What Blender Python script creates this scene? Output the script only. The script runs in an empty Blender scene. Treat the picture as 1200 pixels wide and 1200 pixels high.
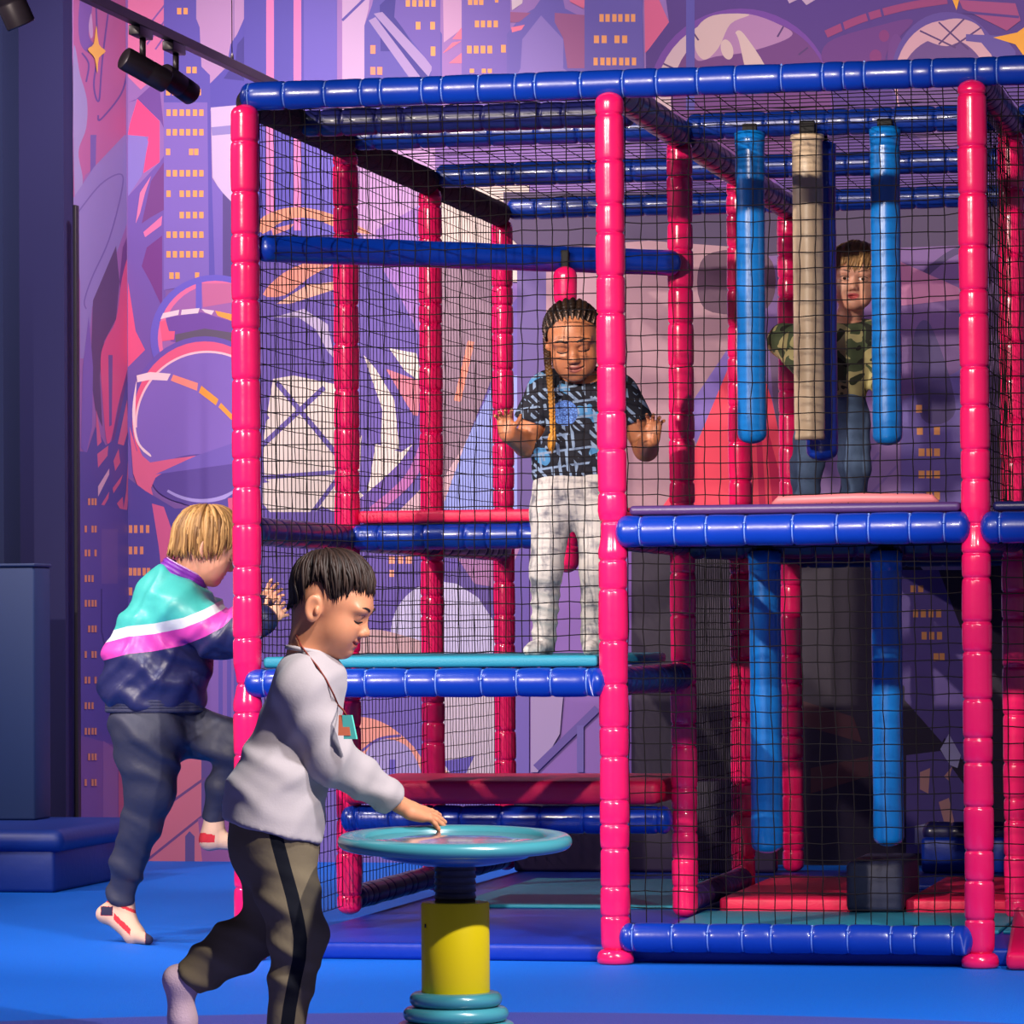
import bpy, bmesh, math, random
import numpy as np
from mathutils import Vector, Matrix, noise as mnoise
random.seed(7); rng = np.random.default_rng(7)
scene = bpy.context.scene
COL = scene.collection
PI = math.pi

# ------------------------------------------------------------------ camera
FPX, YAW, PIT, ROL = 4850.07, -0.2107, 0.0269, -0.0067
CAM = np.array([3.3257, -11.7988, 0.9868])
FW = np.array([math.sin(YAW)*math.cos(PIT), math.cos(YAW)*math.cos(PIT), math.sin(PIT)])
RH = np.array([math.cos(YAW), -math.sin(YAW), 0.0])          # horizontal right
UP0 = np.cross(RH, FW)
R2 = RH*math.cos(ROL)+UP0*math.sin(ROL)
U2 = -RH*math.sin(ROL)+UP0*math.cos(ROL)
FH = np.array([math.sin(YAW), math.cos(YAW), 0.0])           # horizontal away from the viewer
ZU = np.array([0, 0, 1.0])
def ray(x, y): return FW+R2*(x-600)/FPX+U2*(600-y)/FPX
def on(x, y, ax, v):
    d = ray(x, y); return CAM+d*(v-CAM[ax])/d[ax]
def at(x, y, D): return CAM+ray(x, y)*D
def proj(P):
    d = np.asarray(P)-CAM; z = d@FW
    return 600+FPX*(d@R2)/z, 600-FPX*(d@U2)/z, z
cd = bpy.data.cameras.new('camera'); cam = bpy.data.objects.new('camera', cd); COL.objects.link(cam)
cd.sensor_width = 36; cd.lens = FPX/1200*36; cd.clip_end = 100
mw = Matrix.Identity(4)
for i in range(3):
    mw[i][0] = R2[i]; mw[i][1] = U2[i]; mw[i][2] = -FW[i]; mw[i][3] = CAM[i]
cam.matrix_world = mw
scene.camera = cam

# ------------------------------------------------------------------ materials
def lin(c):
    c = c/255.0
    return c/12.92 if c <= 0.04045 else ((c+0.055)/1.055)**2.4
def rgb(r, g, b): return (lin(r), lin(g), lin(b), 1.0)
MATS = {}
def mat(name, col, rough=0.5, metal=0.0, coat=0.0, spec=0.5, noise=0.0, nscale=40.0, bump=0.0, bscale=60.0, sheen=0.0, stretch=None, emit=None):
    if name in MATS: return MATS[name]
    m = bpy.data.materials.new(name); m.use_nodes = True
    nt = m.node_tree; b = nt.nodes['Principled BSDF']
    b.inputs['Base Color'].default_value = col
    b.inputs['Roughness'].default_value = rough
    b.inputs['Metallic'].default_value = metal
    b.inputs['Specular IOR Level'].default_value = spec
    b.inputs['Coat Weight'].default_value = coat
    b.inputs['Coat Roughness'].default_value = 0.08
    b.inputs['Sheen Weight'].default_value = sheen
    if noise or bump:
        tc = nt.nodes.new('ShaderNodeTexCoord'); mp = nt.nodes.new('ShaderNodeMapping')
        nt.links.new(tc.outputs['Object'], mp.inputs['Vector'])
        if stretch: mp.inputs['Scale'].default_value = stretch
    if noise:
        n = nt.nodes.new('ShaderNodeTexNoise'); n.inputs['Scale'].default_value = nscale; n.inputs['Detail'].default_value = 4
        nt.links.new(mp.outputs['Vector'], n.inputs['Vector'])
        mx = nt.nodes.new('ShaderNodeMix'); mx.data_type = 'RGBA'
        mx.inputs['A'].default_value = tuple(max(0, c*(1-noise)) for c in col[:3])+(1,)
        mx.inputs['B'].default_value = tuple(min(1, c*(1+noise)) for c in col[:3])+(1,)
        nt.links.new(n.outputs['Fac'], mx.inputs['Factor']); nt.links.new(mx.outputs['Result'], b.inputs['Base Color'])
    if bump:
        n2 = nt.nodes.new('ShaderNodeTexNoise'); n2.inputs['Scale'].default_value = bscale; n2.inputs['Detail'].default_value = 3
        nt.links.new(mp.outputs['Vector'], n2.inputs['Vector'])
        bp = nt.nodes.new('ShaderNodeBump'); bp.inputs['Strength'].default_value = bump; bp.inputs['Distance'].default_value = 0.01
        nt.links.new(n2.outputs['Fac'], bp.inputs['Height']); nt.links.new(bp.outputs['Normal'], b.inputs['Normal'])
    if emit:
        b.inputs['Emission Color'].default_value = emit[0]; b.inputs['Emission Strength'].default_value = emit[1]
    MATS[name] = m; return m

M_PINK = mat('pink_vinyl', rgb(240, 22, 98), 0.24, coat=0.5, noise=0.06, nscale=6, bump=0.12, bscale=18)
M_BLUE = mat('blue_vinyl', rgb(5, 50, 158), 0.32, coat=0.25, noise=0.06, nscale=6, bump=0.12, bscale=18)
M_BLUE_SHADED = mat('shaded_blue_vinyl', rgb(9, 44, 132), 0.35, coat=0.25, bump=0.1, bscale=18)  # the blue vinyl again, darkened to carry the shadow on the inner top bars
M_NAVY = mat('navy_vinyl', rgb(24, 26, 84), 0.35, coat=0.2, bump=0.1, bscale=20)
M_LBLUE = mat('light_blue_vinyl', rgb(10, 112, 196), 0.3, coat=0.35, bump=0.1, bscale=16)
M_BEIGE = mat('beige_vinyl', rgb(196, 172, 142), 0.4, coat=0.1, noise=0.08, nscale=14, bump=0.15, bscale=25)
M_TIE = mat('tie_band', rgb(110, 140, 214), 0.18, coat=0.5)
M_TEAL = mat('teal_mat', rgb(32, 138, 166), 0.55, bump=0.15, bscale=200)
M_RED = mat('red_mat', rgb(236, 22, 80), 0.5, bump=0.1, bscale=120)
M_SALMON = mat('salmon_pad', rgb(198, 110, 118), 0.45)
M_PURPLE = mat('purple_pad', rgb(70, 44, 104), 0.4)
M_NET = mat('net_cord', rgb(18, 13, 16), 0.85, spec=0.2)
M_BLACK = mat('black_metal', rgb(38, 30, 36), 0.38, metal=0.3, noise=0.15, nscale=30)
M_STRAP = mat('black_strap', rgb(16, 15, 18), 0.8)
M_DKNET = mat('bundled_net', rgb(50, 34, 40), 0.9, noise=0.4, nscale=160, bump=0.8, bscale=180)

# ------------------------------------------------------------------ mesh helpers
def tagged(o, label=None, cat=None, group=None, kind=None):
    if label: o['label'] = label
    if cat: o['category'] = cat
    if group: o['group'] = group
    if kind: o['kind'] = kind
    return o
def empty(name, loc, label, cat, group=None):
    o = bpy.data.objects.new(name, None); o.location = Vector(loc); o.empty_display_size = 0.1
    COL.objects.link(o); return tagged(o, label, cat, group)
def link(name, me, mats, parent=None, smooth=True, label=None):
    """mesh data given in world coordinates; stored relative to its top-level parent"""
    if not isinstance(mats, (list, tuple)): mats = [mats]
    for m in mats: me.materials.append(m)
    o = bpy.data.objects.new(name, me); COL.objects.link(o)
    if smooth: me.polygons.foreach_set('use_smooth', [True]*len(me.polygons))
    if parent is not None:
        t = Vector((0, 0, 0)); q = parent
        while q is not None: t += q.location; q = q.parent
        o.parent = parent
    else:
        co = np.empty(len(me.vertices)*3); me.vertices.foreach_get('co', co); co = co.reshape(-1, 3)
        lo, hi = co.min(0), co.max(0)
        t = Vector(((lo[0]+hi[0])/2, (lo[1]+hi[1])/2, lo[2])); o.location = t
    me.transform(Matrix.Translation(-t)); me.update()
    if label: o['label'] = label
    return o
class MB:
    """collects shapes in world coordinates as plain lists"""
    def __init__(s): s.v = []; s.f = []; s.m = []
    def add(s, V, F, mi=0):
        n = len(s.v); s.v += [tuple(map(float, p)) for p in V]
        s.f += [tuple(i+n for i in f) for f in F]; s.m += [mi]*len(F); return s
    def box(s, lo, hi, mi=0, bev=0.0, seg=2):
        bm = bmesh.new(); bmesh.ops.create_cube(bm, size=1)
        c = [(lo[i]+hi[i])/2 for i in range(3)]; d = [abs(hi[i]-lo[i]) for i in range(3)]
        for v in bm.verts: v.co = Vector([c[i]+v.co[i]*d[i] for i in range(3)])
        if bev: bmesh.ops.bevel(bm, geom=bm.edges[:], offset=bev, segments=seg, affect='EDGES', profile=0.5)
        return s.bm(bm, mi)
    def bm(s, bm, mi=0):
        bm.verts.ensure_lookup_table(); bm.verts.index_update()
        s.add([v.co for v in bm.verts], [[v.index for v in f.verts] for f in bm.faces], mi); bm.free(); return s
    def sweep(s, pts, rad, n=10, mi=0, caps=True, flat=1.0, nrm=None):
        pts = [np.asarray(p, float) for p in pts]; N = len(pts)
        if np.isscalar(rad): rad = [rad]*N
        V = []; prev = None
        for i, p in enumerate(pts):
            t = pts[min(i+1, N-1)]-pts[max(i-1, 0)]; t = t/(np.linalg.norm(t)+1e-12)
            if prev is None:
                a = np.array(nrm, float) if nrm is not None else (np.array([0, 0, 1.0]) if abs(t[2]) < 0.9 else np.array([1.0, 0, 0]))
            else: a = prev
            u = a-t*(a@t); u /= np.linalg.norm(u)+1e-12; w = np.cross(t, u); prev = u
            for k in range(n):
                an = 2*PI*k/n; V.append(p+rad[i]*(math.cos(an)*u*flat+math.sin(an)*w))
        F = [(i*n+k, i*n+(k+1) % n, (i+1)*n+(k+1) % n, (i+1)*n+k) for i in range(N-1) for k in range(n)]
        if caps: F.append(tuple(reversed(range(n)))); F.append(tuple((N-1)*n+k for k in range(n)))
        return s.add(V, F, mi)
    def lathe(s, prof, base, axis=(0, 0, 1), n=32, mi=0):
        ax = Vector(axis).normalized(); q = Vector((0, 0, 1)).rotation_difference(ax)
        V = []; F = []
        for r, h in prof:
            for k in range(n):
                a = 2*PI*k/n; V.append(Vector(base)+q @ Vector((r*math.cos(a), r*math.sin(a), h)))
        m = len(prof)
        F = [(i*n+k, i*n+(k+1) % n, (i+1)*n+(k+1) % n, (i+1)*n+k) for i in range(m-1) for k in range(n)]
        F.append(tuple(reversed(range(n)))); F.append(tuple((m-1)*n+k for k in range(n)))
        return s.add(V, F, mi)
    def build(s, name, mats, parent=None, smooth=True, label=None):
        me = bpy.data.meshes.new(name); me.from_pydata(s.v, [], s.f)
        if any(s.m): me.polygons.foreach_set('material_index', s.m)
        return link(name, me, mats, parent, smooth, label)
def autosmooth(o, ang=40):
    o.data.set_sharp_from_angle(angle=math.radians(ang)); return o

def foam_profile(L, r, seams=None, start=0.0, end_round=True, pinch=None):
    """radius along a laced vinyl foam sleeve: puffed cells between tight seams"""
    if seams is None:
        seams = []; z = random.uniform(0.05, 0.12)
        while z < L-0.04:
            seams.append(z); z += random.choice([0.085, 0.11, 0.135, 0.15, 0.125, 0.07])
    hs = set([0.0, L])
    for s_ in seams:
        for d in (-0.022, -0.010, -0.005, -0.0022, 0.0, 0.0022, 0.005, 0.010, 0.022): hs.add(round(s_+d, 5))
    z = 0
    while z < L: hs.add(round(z, 5)); z += 0.05
    if end_round:
        for d in (0.002, 0.006, 0.012, 0.02, 0.03, 0.04): hs.add(d); hs.add(L-d)
    if pinch:
        for d in np.linspace(-0.06, 0.06, 13): hs.add(round(pinch+d, 5))
    out = []
    for h in sorted(x for x in hs if 0 <= x <= L):
        rr = r
        for s_ in seams:
            d = abs(h-s_)
            if d < 0.03: rr -= 0.0042*math.exp(-(d/0.0036)**2)+0.0012*math.exp(-(d/0.012)**2)
        rr += 0.0008*math.sin(h*23+r*999)
        if end_round:
            e = min(h, L-h)
            if e < 0.03: rr = rr*math.sqrt(max(0.03, 1-(1-e/0.03)**2))*1.0
        if pinch:
            d = abs(h-pinch)
            if d < 0.055: rr -= 0.009*math.cos(d/0.055*PI/2)
        out.append((max(rr, 0.002), h))
    return out
def foam_bar(name, a, b, r, m, parent, seams=None, label=None, n=24, round_=True, tie=False):
    a = np.asarray(a, float); b = np.asarray(b, float); L = np.linalg.norm(b-a)
    mb = MB(); mb.lathe(foam_profile(L, r, seams, end_round=round_), a, (b-a)/L, n)
    if tie:
        for s_ in seams:
            mb.lathe([(r-0.010, -0.0022), (r-0.0030, -0.0016), (r-0.0026, 0), (r-0.0030, 0.0016), (r-0.010, 0.0022)], a+(b-a)/L*s_, (b-a)/L, n, 1)
            k = random.uniform(-0.5, 0.5); q = Vector((0, 0, 1)).rotation_difference(Vector((b-a)/L)); p = Vector(a+(b-a)/L*s_)+Vector((0, -math.cos(0.7+k), math.sin(0.7+k)))*(r-0.001)
            mb.box(p-Vector((0.003, 0.0025, 0.0025)), p+Vector((0.003, 0.0025, 0.0025)), 1, 0.001, 1)
        m = [m, M_TIE]
    return mb.build(name, m, parent, label=label)
def dup_tree(root, delta, label=None, group=None):
    r = root.copy(); COL.objects.link(r); r.location = root.location+Vector(delta)
    if label: r['label'] = label
    if group: r['group'] = group
    for ch in list(root.children):
        c = ch.copy(); COL.objects.link(c); c.parent = r
        for g in list(ch.children):
            d = g.copy(); COL.objects.link(d); d.parent = c
    return r
# ------------------------------------------------------------------ room
WY = 4.9            # mural wall
WX = -1.90          # its short return on the left
ZC = 4.3
# floor: blue foam carpet with a lavender round inlay nearer the viewer
mf = bpy.data.materials.new('blue_floor'); mf.use_nodes = True
nt = mf.node_tree; bs = nt.nodes['Principled BSDF']; N_ = nt.nodes.new; Lk = nt.links.new
tc = N_('ShaderNodeTexCoord'); no = N_('ShaderNodeTexNoise'); no.inputs['Scale'].default_value = 190; no.inputs['Detail'].default_value = 3
Lk(tc.outputs['Object'], no.inputs['Vector'])
vs = N_('ShaderNodeVectorMath'); vs.operation = 'DISTANCE'
Lk(tc.outputs['Object'], vs.inputs[0])
ri = N_('ShaderNodeValToRGB'); ri.color_ramp.interpolation = 'LINEAR'
mr = N_('ShaderNodeMapRange'); mr.inputs['From Min'].default_value = 3.09; mr.inputs['From Max'].default_value = 3.12
Lk(vs.outputs['Value'], mr.inputs['Value'])
c1 = N_('ShaderNodeMix'); c1.data_type = 'RGBA'; c1.inputs['A'].default_value = rgb(74, 84, 178); c1.inputs['B'].default_value = rgb(2, 112, 234)
Lk(mr.outputs['Result'], c1.inputs['Factor'])
c2 = N_('ShaderNodeMix'); c2.data_type = 'RGBA'; c2.blend_type = 'MULTIPLY'; c2.inputs['Factor'].default_value = 0.4
Lk(c1.outputs['Result'], c2.inputs['A']); Lk(no.outputs['Color'], c2.inputs['B']); Lk(c2.outputs['Result'], bs.inputs['Base Color'])
bs.inputs['Roughness'].default_value = 0.65; bs.inputs['Specular IOR Level'].default_value = 0.3
bp = N_('ShaderNodeBump'); bp.inputs['Strength'].default_value = 0.7; bp.inputs['Distance'].default_value = 0.004
Lk(no.outputs['Fac'], bp.inputs['Height']); Lk(bp.outputs['Normal'], bs.inputs['Normal'])
fl = MB().box((-7, -13, -0.1), (7, WY, 0)).build('floor', mf, smooth=False); tagged(fl, kind='structure')
vs.inputs[1].default_value = Vector((1.48, -4.58, 0))-fl.location
M_CEIL = mat('ceiling_paint', rgb(40, 36, 60), 0.9)
tagged(MB().box((-7, -13, ZC), (7, WY+0.2, ZC+0.1)).build('ceiling', M_CEIL, smooth=False), kind='structure')
M_NAVYW = mat('navy_wall', rgb(22, 21, 76), 0.75, noise=0.08, nscale=3)
M_SLATE = mat('slate_blue_panel', rgb(26, 50, 96), 0.6)
M_DARK = mat('dark_frame', rgb(20, 14, 28), 0.5)

# mural: flat printed shapes, drawn in the coordinates of the photograph and printed on the wall plane
PAINT = {}
class Mural:
    def __init__(s, plane): s.mb = MB(); s.mats = []; s.k = 0; s.plane = plane
    def idx(s, c):
        key = 'print_%02x%02x%02x' % c
        m = mat(key, rgb(*c), 0.55, spec=0.35, noise=0.05, nscale=2.5)
        if m not in s.mats: s.mats.append(m)
        return s.mats.index(m)
    def pt(s, x, y, off):
        ax, v = s.plane
        return on(x, y, ax, v+(-off if ax == 1 else off))
    def poly(s, c, pts, smooth=False, off=None):
        if smooth: pts = catmull(pts)
        s.k += 1; off = 0.00008*s.k if off is None else off
        P = [s.pt(x, y, off) for x, y in pts]
        bm = bmesh.new(); vs_ = [bm.verts.new(p) for p in P]
        f = bm.faces.new(vs_); f.normal_update(); bmesh.ops.triangulate(bm, faces=[f], ngon_method='EAR_CLIP')
        s.mb.bm(bm, s.idx(c))
    def ell(s, c, cx, cy, rx, ry, a0=0, a1=360, n=48, rot=0):
        pts = []
        for i in range(n+(0 if a1-a0 >= 360 else 1)):
            a = math.radians(a0+(a1-a0)*i/n); x = rx*math.cos(a); y = ry*math.sin(a); r = math.radians(rot)
            pts.append((cx+x*math.cos(r)-y*math.sin(r), cy+x*math.sin(r)+y*math.cos(r)))
        s.poly(c, pts)
    def arc(s, c, cx, cy, rx, ry, w, a0, a1, n=30, w2=None):
        w2 = w if w2 is None else w2
        A = [math.radians(a0+(a1-a0)*i/n) for i in range(n+1)]
        o = [(cx+rx*math.cos(a), cy+ry*math.sin(a)) for a in A]
        i_ = [(cx+(rx-(w+(w2-w)*k/n))*math.cos(a), cy+(ry-(w+(w2-w)*k/n))*math.sin(a)) for k, a in enumerate(A)]
        s.poly(c, o+i_[::-1])
    def line(s, c, pts, w, smooth=True, w2=None):
        if smooth and len(pts) > 2: pts = catmull(pts, closed=False)
        L_, R_ = [], []
        for i, p in enumerate(pts):
            a = pts[max(i-1, 0)]; b = pts[min(i+1, len(pts)-1)]; dx, dy = b[0]-a[0], b[1]-a[1]; l = math.hypot(dx, dy) or 1
            ww = (w+((w2 if w2 is not None else w)-w)*i/(len(pts)-1))/2
            L_.append((p[0]-dy/l*ww, p[1]+dx/l*ww)); R_.append((p[0]+dy/l*ww, p[1]-dx/l*ww))
        s.poly(c, L_+R_[::-1])
    def rect(s, c, x0, y0, x1, y1): s.poly(c, [(x0, y0), (x1, y0), (x1, y1), (x0, y1)])
    def win(s, xs, y, w=4.6, h=7, c=(238, 160, 96)):
        off = 0.00008*(s.k+1)
        s.k += 1
        for x in xs: s.poly(c, [(x-w/2, y-h/2), (x+w/2, y-h/2), (x+w/2, y+h/2), (x-w/2, y+h/2)], off=off); s.k -= 1
        s.k += 1
def catmull(p, closed=True, n=6):
    out = []; N = len(p)
    rngi = range(N) if closed else range(N-1)
    for i in rngi:
        g = (lambda j: p[j % N]) if closed else (lambda j: p[min(max(j, 0), N-1)])
        a, b, c, d = g(i-1), g(i), g(i+1), g(i+2)
        for k in range(n):
            t = k/n
            out.append(tuple(0.5*((2*b[q])+(-a[q]+c[q])*t+(2*a[q]-5*b[q]+4*c[q]-d[q])*t*t+(-a[q]+3*b[q]-3*c[q]+d[q])*t**3) for q in (0, 1)))
    if not closed: out.append(p[-1])
    return out
# ---- the return wall (left of the crease)
ml = Mural((0, WX))
y4 = on(88, 600, 0, WX)[1]      # where the return meets the navy wall
ml.mb.box((WX-0.1, y4, 0), (WX, WY+0.1, ZC), ml.idx((150, 100, 164)))
ml.poly((172, 96, 150), [(86, -60), (160, -60), (160, 215), (150, 160), (118, 190), (100, 205), (86, 240)])
ml.poly((120, 88, 165), [(98, -20), (108, 4), (104, 40), (112, 55), (104, 62), (94, 50), (92, 18)], True)
ml.poly((184, 150, 196), [(107, 16), (109, 40), (106, 44), (104, 30)], True)
ml.line((98, 74, 150), [(112, -10), (114, 60), (110, 100), (116, 118), (120, 70), (130, -10)], 2)
ml.poly((150, 138, 190), [(86, 60), (94, 88), (102, 118), (101, 150), (92, 178), (97, 212), (88, 240)], True)
ml.line((98, 74, 150), [(115, 135), (118, 140), (142, 110), (150, 80)], 2)
ml.line((98, 74, 150), [(96, 62), (104, 75), (101, 96)], 2)
ml.poly((112, 92, 165), [(106, 158), (113, 158), (112, 200), (106, 204)])
ml.poly((138, 122, 184), [(86, 232), (110, 196), (146, 158), (160, 162), (160, 225), (146, 270), (125, 330), (108, 360), (102, 420), (94, 420), (94, 330), (88, 290)])
ml.line((110, 92, 160), [(92, 248), (118, 216), (141, 204), (143, 222), (128, 280), (108, 325), (99, 352), (101, 362)], 1.6)
ml.poly((92, 68, 112), [(109, 352), (136, 288), (140, 330), (136, 374), (122, 400), (117, 440), (120, 500), (112, 480), (106, 440)])
ml.poly((110, 64, 130), [(144, 290), (160, 250), (160, 460), (138, 520), (130, 520), (140, 470), (152, 400), (140, 330)])
ml.poly((216, 84, 132), [(143, 326), (152, 300), (157, 345), (156, 395), (150, 430), (138, 476), (131, 512), (125, 517), (120, 464), (118, 420), (124, 398), (136, 374)], True)
ml.poly((112, 84, 150), [(127, 416), (132, 416), (131, 498), (128, 500)])
ml.poly((118, 92, 172), [(104, 370), (109, 430), (108, 500), (101, 532), (95, 525), (97, 430)])
ml.poly((86, 76, 150), [(88, 528), (102, 530), (112, 500), (124, 522), (134, 515), (150, 440), (160, 440), (160, 600), (88, 600)])
for q in ([(113, 480), (119, 518), (114, 523), (113, 500)], [(114, 532), (127, 522), (126, 534), (115, 548)], [(115, 570), (128, 549), (128, 556), (115, 582)],
          [(116, 596), (128, 576), (127, 584), (117, 602)], [(133, 540), (139, 526), (141, 542), (135, 552)], [(132, 572), (144, 556), (141, 566), (133, 578)],
          [(138, 520), (149, 468), (150, 505), (145, 522)], [(144, 600), (148, 575), (150, 540), (152, 560), (149, 598), (145, 606)], [(137, 590), (144, 582), (145, 604)]):
    ml.poly((206, 98, 136) if q[0][0] != 115 else (214, 170, 190), q)
ml.poly((92, 78, 152), [(88, 585), (160, 600), (160, 900), (88, 900)])
ml.poly((118, 84, 150), [(88, 860), (160, 880), (160, 1030), (88, 1030)])
ml.poly((108, 86, 152), [(119, 620), (138, 620), (138, 684), (119, 684)])
ml.line((70, 58, 120), [(119, 690), (119, 740), (126, 770)], 1.6, False)
ml.poly((140, 100, 158), [(121, 868), (138, 880), (138, 986), (121, 970)])
ml.poly((180, 96, 130), [(139, 880), (150, 935), (152, 960), (139, 970)])
ml.line((84, 66, 120), [(88, 962), (140, 984)], 2, False)
ml.line((84, 66, 120), [(107, 1010), (116, 985), (140, 978)], 2)
for i, y in enumerate((588, 620, 648, 678, 707, 737, 767, 797, 827, 857, 887, 917)):
    ml.win([x for x in (100.5, 104.5, 108.5, 112) if (int(x)+i) % 5], y, 2.6, 8, (222, 140, 104))
ml.poly((236, 178, 84), catmull([(113, 30), (116, 52), (124, 60), (116, 68), (114, 86), (111, 68), (103, 58), (110, 51)], n=3))
wl = ml.mb.build('wall_left', ml.mats, smooth=False); tagged(wl, kind='structure')

# ---- the long mural wall
mu = Mural((1, WY))
mu.mb.box((WX-0.1, WY, 0), (6.5, WY+0.1, ZC), mu.idx((122, 88, 158)))
LAV = (176, 138, 186)
mu.poly((140, 104, 172), [(150, -80), (300, -80), (300, 330), (150, 330)])
mu.poly((204, 112, 158), [(150, -20), (192, -40), (194, 100), (176, 95), (165, 105), (150, 90)])
mu.line((120, 84, 160), [(166, 40), (196, 2)], 2, False); mu.line((120, 84, 160), [(172, 52), (198, 18)], 2, False); mu.line((120, 84, 160), [(182, 58), (200, 32)], 2, False)
mu.poly((106, 72, 150), [(158, 118), (186, 92), (192, 150), (188, 142), (160, 116), (150, 120)])
mu.poly((240, 72, 128), [(152, 146), (161, 116), (187, 142), (187, 190), (168, 203), (174, 160), (150, 158)])
mu.poly((130, 116, 190), [(150, 158), (170, 160), (174, 166), (166, 206), (150, 230)])
mu.poly((110, 84, 164), [(150, 230), (187, 190), (194, 180), (194, 560), (150, 560)])
mu.poly((214, 118, 160), [(177, 206), (164, 226), (159, 262), (164, 250), (170, 226)])
mu.poly((112, 64, 130), [(166, 262), (177, 212), (192, 190), (192, 246), (176, 255)])
mu.poly((216, 112, 160), [(168, 272), (190, 253), (189, 264), (170, 278)])
mu.poly((112, 58, 132), [(190, 276), (190, 360), (176, 330), (166, 312), (172, 290)])
mu.poly((214, 84, 132), [(150, 330), (159, 388), (170, 410), (150, 430)])
# tower with lit windows
mu.poly(LAV, [(229, -80), (300, -80), (300, 130), (229, 130)])
mu.line((120, 96, 160), [(274, -80), (274, 66)], 1, False)
mu.poly((86, 78, 168), [(278, 40), (300, -10), (330, -60), (330, 130), (246, 128), (246, 98), (266, 78), (270, 52)])
mu.poly((70, 62, 140), [(278, 52), (330, -10), (330, 100), (262, 92), (276, 72)])
mu.poly((196, 176, 212), [(247, 126), (292, 122), (292, 255), (268, 240), (249, 208)])
mu.line((140, 128, 190), [(248, 154), (292, 150)], 10, False)
mu.poly((118, 98, 182), [(246, 206), (276, 246), (276, 330), (246, 330)])
mu.poly((88, 72, 134), [(261, 226), (296, 262), (296, 330), (261, 330)])
mu.poly((92, 82, 170), [(192, -80), (230, -80), (230, 22), (234, 32), (236, 78), (246, 88), (248, 206), (252, 330), (192, 340)])
mu.poly((122, 100, 182), [(192, 120), (243, 120), (245, 330), (192, 340)])
cols = (197.5, 205, 213, 220.5, 228.5, 236)
for y, sel in ((13, (210, 217.5)), (82, (221, 228)), (108, (197, 204, 233)), (132, cols), (155, cols), (178, (197, 224, 230)), (203, cols), (227, (197.5,)+cols[2:]), (252, cols[2:]), (275, cols), (298, cols), (323, (201, 208, 231))):
    mu.win(sel, y, 5, 7.5)
# upper ball
mu.ell((104, 92, 192), 252, 396, 76, 74); mu.ell((222, 110, 156), 252, 396, 67, 67)
mu.ell((152, 100, 168), 254, 398, 64, 65); mu.poly((188, 104, 150), [(236, 332), (300, 332), (300, 350), (262, 356), (238, 360)])
mu.line((104, 92, 192), [(233, 330), (233, 362)], 7, False)
mu.poly((112, 76, 160), [(194, 372), (236, 366), (300, 385), (300, 420), (200, 400)])
mu.poly((96, 84, 108), [(205, 392), (240, 385), (300, 394), (300, 420), (206, 402)])
mu.poly((222, 202, 214), [(191, 367), (210, 363), (209, 369), (188, 374)]); mu.poly((222, 202, 214), [(213, 363), (234, 361), (232, 367), (212, 369)]); mu.poly((222, 202, 214), [(236, 362), (251, 364), (248, 369), (240, 366)])
mu.poly((240, 160, 76), [(252, 364), (300, 374), (300, 386), (255, 370)])
mu.poly((224, 92, 132), [(187, 377), (194, 375), (198, 388), (205, 388), (204, 398), (190, 400)])
# large ball in front of it
mu.ell((104, 82, 170), 240, 494, 91, 100); mu.ell((222, 92, 132), 240, 494, 85, 94)
mu.ell((126, 100, 184), 243, 498, 84, 86)
mu.arc((236, 190, 202), 243, 498, 85, 87, 2.5, 178, 300, 40)
mu.ell((92, 72, 150), 238, 562, 60, 30)
mu.poly((214, 98, 138), [(152, 500), (160, 528), (176, 542), (200, 538), (230, 534), (200, 548), (182, 560), (177, 572), (182, 590), (166, 582), (156, 555)])
mu.poly((112, 92, 178), [(182, 556), (230, 534), (300, 510), (300, 540), (240, 548)])
mu.arc((164, 150, 214), 238, 494, 85, 95, 7, 20, 120, 30, 3)
mu.poly((236, 206, 214), [(160, 440), (176, 436), (200, 438), (196, 446), (176, 445), (161, 448)])
mu.poly((238, 138, 126), [(203, 439), (232, 449), (231, 458), (200, 446)]); mu.poly((240, 156, 66), [(236, 452), (256, 468), (253, 475), (233, 460)]); mu.poly((240, 156, 66), [(259, 472), (276, 490), (271, 492), (256, 477)]); mu.poly((238, 138, 126), [(276, 491), (300, 520), (300, 536), (273, 497)])
mu.poly((236, 206, 214), catmull([(160, 446), (155, 480), (158, 512), (166, 527), (176, 535), (176, 532), (164, 520), (159, 500), (159, 470)], n=4))
# lower left street
mu.poly((84, 70, 150), [(150, 560), (170, 575), (205, 596), (250, 594), (300, 560), (300, 900), (150, 900)])
mu.poly((206, 92, 140), [(178, 590), (192, 594), (208, 640), (210, 672), (190, 676), (186, 640)])
mu.poly((206, 84, 128), [(267, 584), (300, 578), (300, 600), (268, 598)])
for y, sel in ((620, (153, 159, 166, 173)), (645, (153, 159, 166)), (670, (153, 158, 163, 169, 174)), (693, (153,))): mu.win(sel, y, 4, 9, (222, 140, 104))
mu.poly((116, 84, 160), [(240, 640), (300, 640), (300, 880), (240, 880)])
for x in (256, 266, 274): mu.rect((86, 72, 156), x, 760, x+5, 850)
mu.poly((204, 112, 134), [(150, 870), (290, 870), (290, 1040), (150, 1040)])
mu.rect((96, 76, 140), 236, 880, 262, 960)
mu.line((112, 74, 130), [(180, 955), (240, 912)], 3, False); mu.line((112, 74, 130), [(170, 1010), (245, 950)], 3, False)
mu.poly((98, 80, 140), [(217, 1020), (217, 980), (222, 974), (228, 980), (228, 1020)])
mu.poly((150, 90, 150), [(232, 960), (292, 940), (292, 1040), (240, 1040)])
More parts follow.
